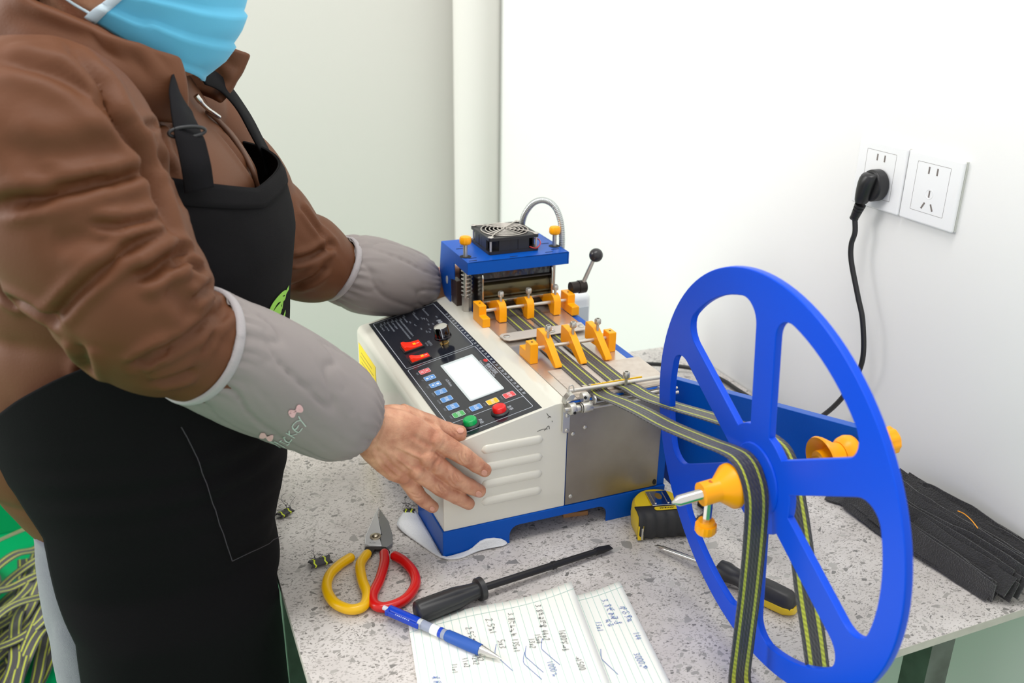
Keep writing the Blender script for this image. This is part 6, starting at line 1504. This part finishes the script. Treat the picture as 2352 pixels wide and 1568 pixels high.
# face mask
rows = []
for t in np.linspace(0, 1, 30):         # bottom .. top
    row = []
    for s_ in np.linspace(-1, 1, 60):
        a = s_ * math.radians(98 - 40 * t)
        zb_ = 0.543 + 0.060 * (abs(s_) ** 2.0); zt_ = 0.668 - 0.016 * abs(s_) ** 1.5
        z = zb_ * (1 - t) + zt_ * t
        k = np.interp(z, [0.54, 0.56, 0.59, 0.62, 0.645, 0.67], [0.066, 0.085, 0.096, 0.101, 0.104, 0.100]); kl = np.interp(z, [0.54, 0.56, 0.59, 0.62, 0.65, 0.67], [0.044, 0.056, 0.066, 0.072, 0.075, 0.076])
        pleat = 0.0050 * (((t * 4.0 + 0.25 * s_ * s_ + 0.15 * s_) % 1.0) - 0.5)
        nose = 0.010 * math.exp(-(s_ / 0.22) ** 2) * t
        k += 0.012 * (1 - abs(s_)) * math.sin(t * PI)
        row.append(HX + HF * (0.016 + (k + pleat + nose) * math.cos(a)) + HL * (kl + pleat) * math.sin(a) + np.array((0, 0, z)))
    rows.append(row)
fmv = MB().grid(rows); cv = np.array(fmv.v); fmv.v = [tuple(p) for p in cv + 0.0012 * vnoise(cv, 45, 4)[:, None]]
msk = obj('face_mask', fmv, M_mask, person, smooth=180, solid=0.0012)
MR = np.array(rows)
for j in (0, 59):
    e = MR[:, j]; i2 = MR[:, 1 if j == 0 else 58]; o2 = (e - i2) * 0.5; cc_ = hf(0.016, 0, 0); blow = lambda p: p + (p - np.array((cc_[0], cc_[1], p[2]))) * 0.022
    obj('mask_side_seam', MB().grid([[blow(p + o_), blow(p + (q_ - p) * 0.5), blow(q_)] for p, q_, o_ in zip(e, i2, o2)]), M_maskw, msk, smooth=180, solid=0.0024)
    s_ = -1 if j == 0 else 1
    lp = [e[2], e[2] + HF * -0.025 + HL * 0.004 * s_ + np.array((0, 0, 0.02)), hf(-0.016, 0.087 * s_, 0.655), hf(-0.012, 0.086 * s_, 0.688), hf(0.002, 0.080 * s_, 0.690), e[27]]
    obj('ear_loop', MB().tube(catmull(lp, 36), 0.0013, n=8), M_maskw, msk, smooth=60)
# eyes and hair (above the frame)
for s_ in (-1, 1):
    q = MB().ball(hf(0.088, 0.031 * s_, 0.676), 0.0115, 18, 12); ey = obj('eye', q, stick('eye_white', 236, 232, 228, 0.2), person, smooth=180)
    obj('iris', MB().ball(hf(0.0955, 0.031 * s_, 0.676), 0.0052, 14, 10), stick('dark_iris', 40, 26, 20, 0.15), ey, smooth=180)
hr = []
for z, f0, rf, rl in ((0.645, -0.020, 0.060, 0.068), (0.655, -0.014, 0.074, 0.078), (0.670, -0.010, 0.082, 0.082), (0.705, 0.000, 0.100, 0.084), (0.735, 0.004, 0.103, 0.082), (0.765, 0.000, 0.088, 0.070), (0.785, -0.004, 0.062, 0.050), (0.797, -0.008, 0.026, 0.022)):
    hr.append([hf(f0 + (rf if math.cos(a) < 0 or z > 0.69 else rf * 0.25) * math.cos(a) * (1 + 0.015 * math.sin(23 * a)), rl * math.sin(a), z) for a in np.linspace(0, 2 * PI, 60, endpoint=False)])
obj('hair', MB().loft(hr), mat('black_hair', rgb(28, 24, 22), 0.45, bump=(140, 0.5, 3), aniso=(1, 1, 0.1)), person, smooth=180)
# trousers and shoes
for s_ in (-1, 1):
    hx = np.array((-0.026, 1.03, 0)) + LD * 0.086 * s_
    tr, *_ = limb([hx + np.array((-0.02, 0, 0.10)), hx + np.array((-0.024, 0, -0.05)), hx + np.array((-0.024, 0, -0.25)), hx + np.array((-0.02, 0, -0.48)), hx + np.array((-0.026, 0, -0.715))], [0.068, 0.072, 0.072, 0.068, 0.060], 50, 56,
                  lambda q_, t_, P_: 0.004 * vnoise(P_, 14, 71 + s_) - 0.004 * (1 - np.abs(vnoise(P_ * np.array((1, 1, 2.2)), 9, 75))) ** 6)
    obj('trouser_leg', MB().loft(list(tr)), M_trous, person, smooth=180)
    sh = []
    for (x, w_, h_) in ((-0.075, 0.020, 0.045), (-0.06, 0.034, 0.065), (-0.02, 0.038, 0.075), (0.04, 0.040, 0.060), (0.10, 0.045, 0.042), (0.145, 0.040, 0.034), (0.168, 0.018, 0.022)):
        c_ = hx + FD * x; sh.append([c_ + LD * w_ * math.cos(a) + np.array((0, 0, ZF + 0.002 + h_ * max(0.0, (0.5 + 0.5 * math.sin(a))))) for a in np.linspace(0, 2 * PI, 24, endpoint=False)])
    obj('shoe', MB().loft(sh), mat('black_shoe', rgb(30, 30, 32), 0.5), person, smooth=60, subsurf=1)

# ------------------------------------------------------------------ tangle of cut straps on the floor behind the worker
rnd = random.Random(5)
grp = 'cut straps heaped on the green floor'
for i in range(26):
    cx_ = -0.38 + rnd.uniform(-0.10, 0.12); cy_ = 1.93 + rnd.uniform(-0.14, 0.20)
    a = math.radians(rnd.choice((58, 66, 74, 40, 95, 30)) + rnd.uniform(-12, 12)); L = rnd.uniform(0.34, 0.62)
    d = np.array((math.cos(a), math.sin(a))); nrm = np.array((-d[1], d[0])); P = []; z0 = ZF + 0.008 + 0.0032 * i
    bend = rnd.uniform(-0.10, 0.10); tw = rnd.uniform(-0.35, 0.35)
    for t in np.linspace(-0.5, 0.5, 7):
        xy = np.array((cx_, cy_)) + d * L * t + nrm * bend * (t * t * 4 - 0.5) + nrm * 0.012 * math.sin(t * 9 + i)
        P.append((xy[0], xy[1], z0 * 1.0 + 0.05 * max(0, 1 - abs(t) * 2.2) * rnd.random() * (0.3 + i / 30) + 0.0))
    P = catmull(P, 60); P[:, 2] = np.maximum(P[:, 2], ZF + 0.004)
    Wd = []
    for k in range(60):
        r_ = tw * math.sin(k / 60 * PI * 2 + i); Wd.append((nrm[0] * math.cos(r_), nrm[1] * math.cos(r_), math.sin(r_)))
    P[:, 2] += 0.013 * abs(math.sin(tw))
    lab = 'yellow-striped black strap in the tangle on the green floor behind the worker'
    webbing('webbing_strap', P, Wd, lab, 'strap', grp, sw=0.0030)
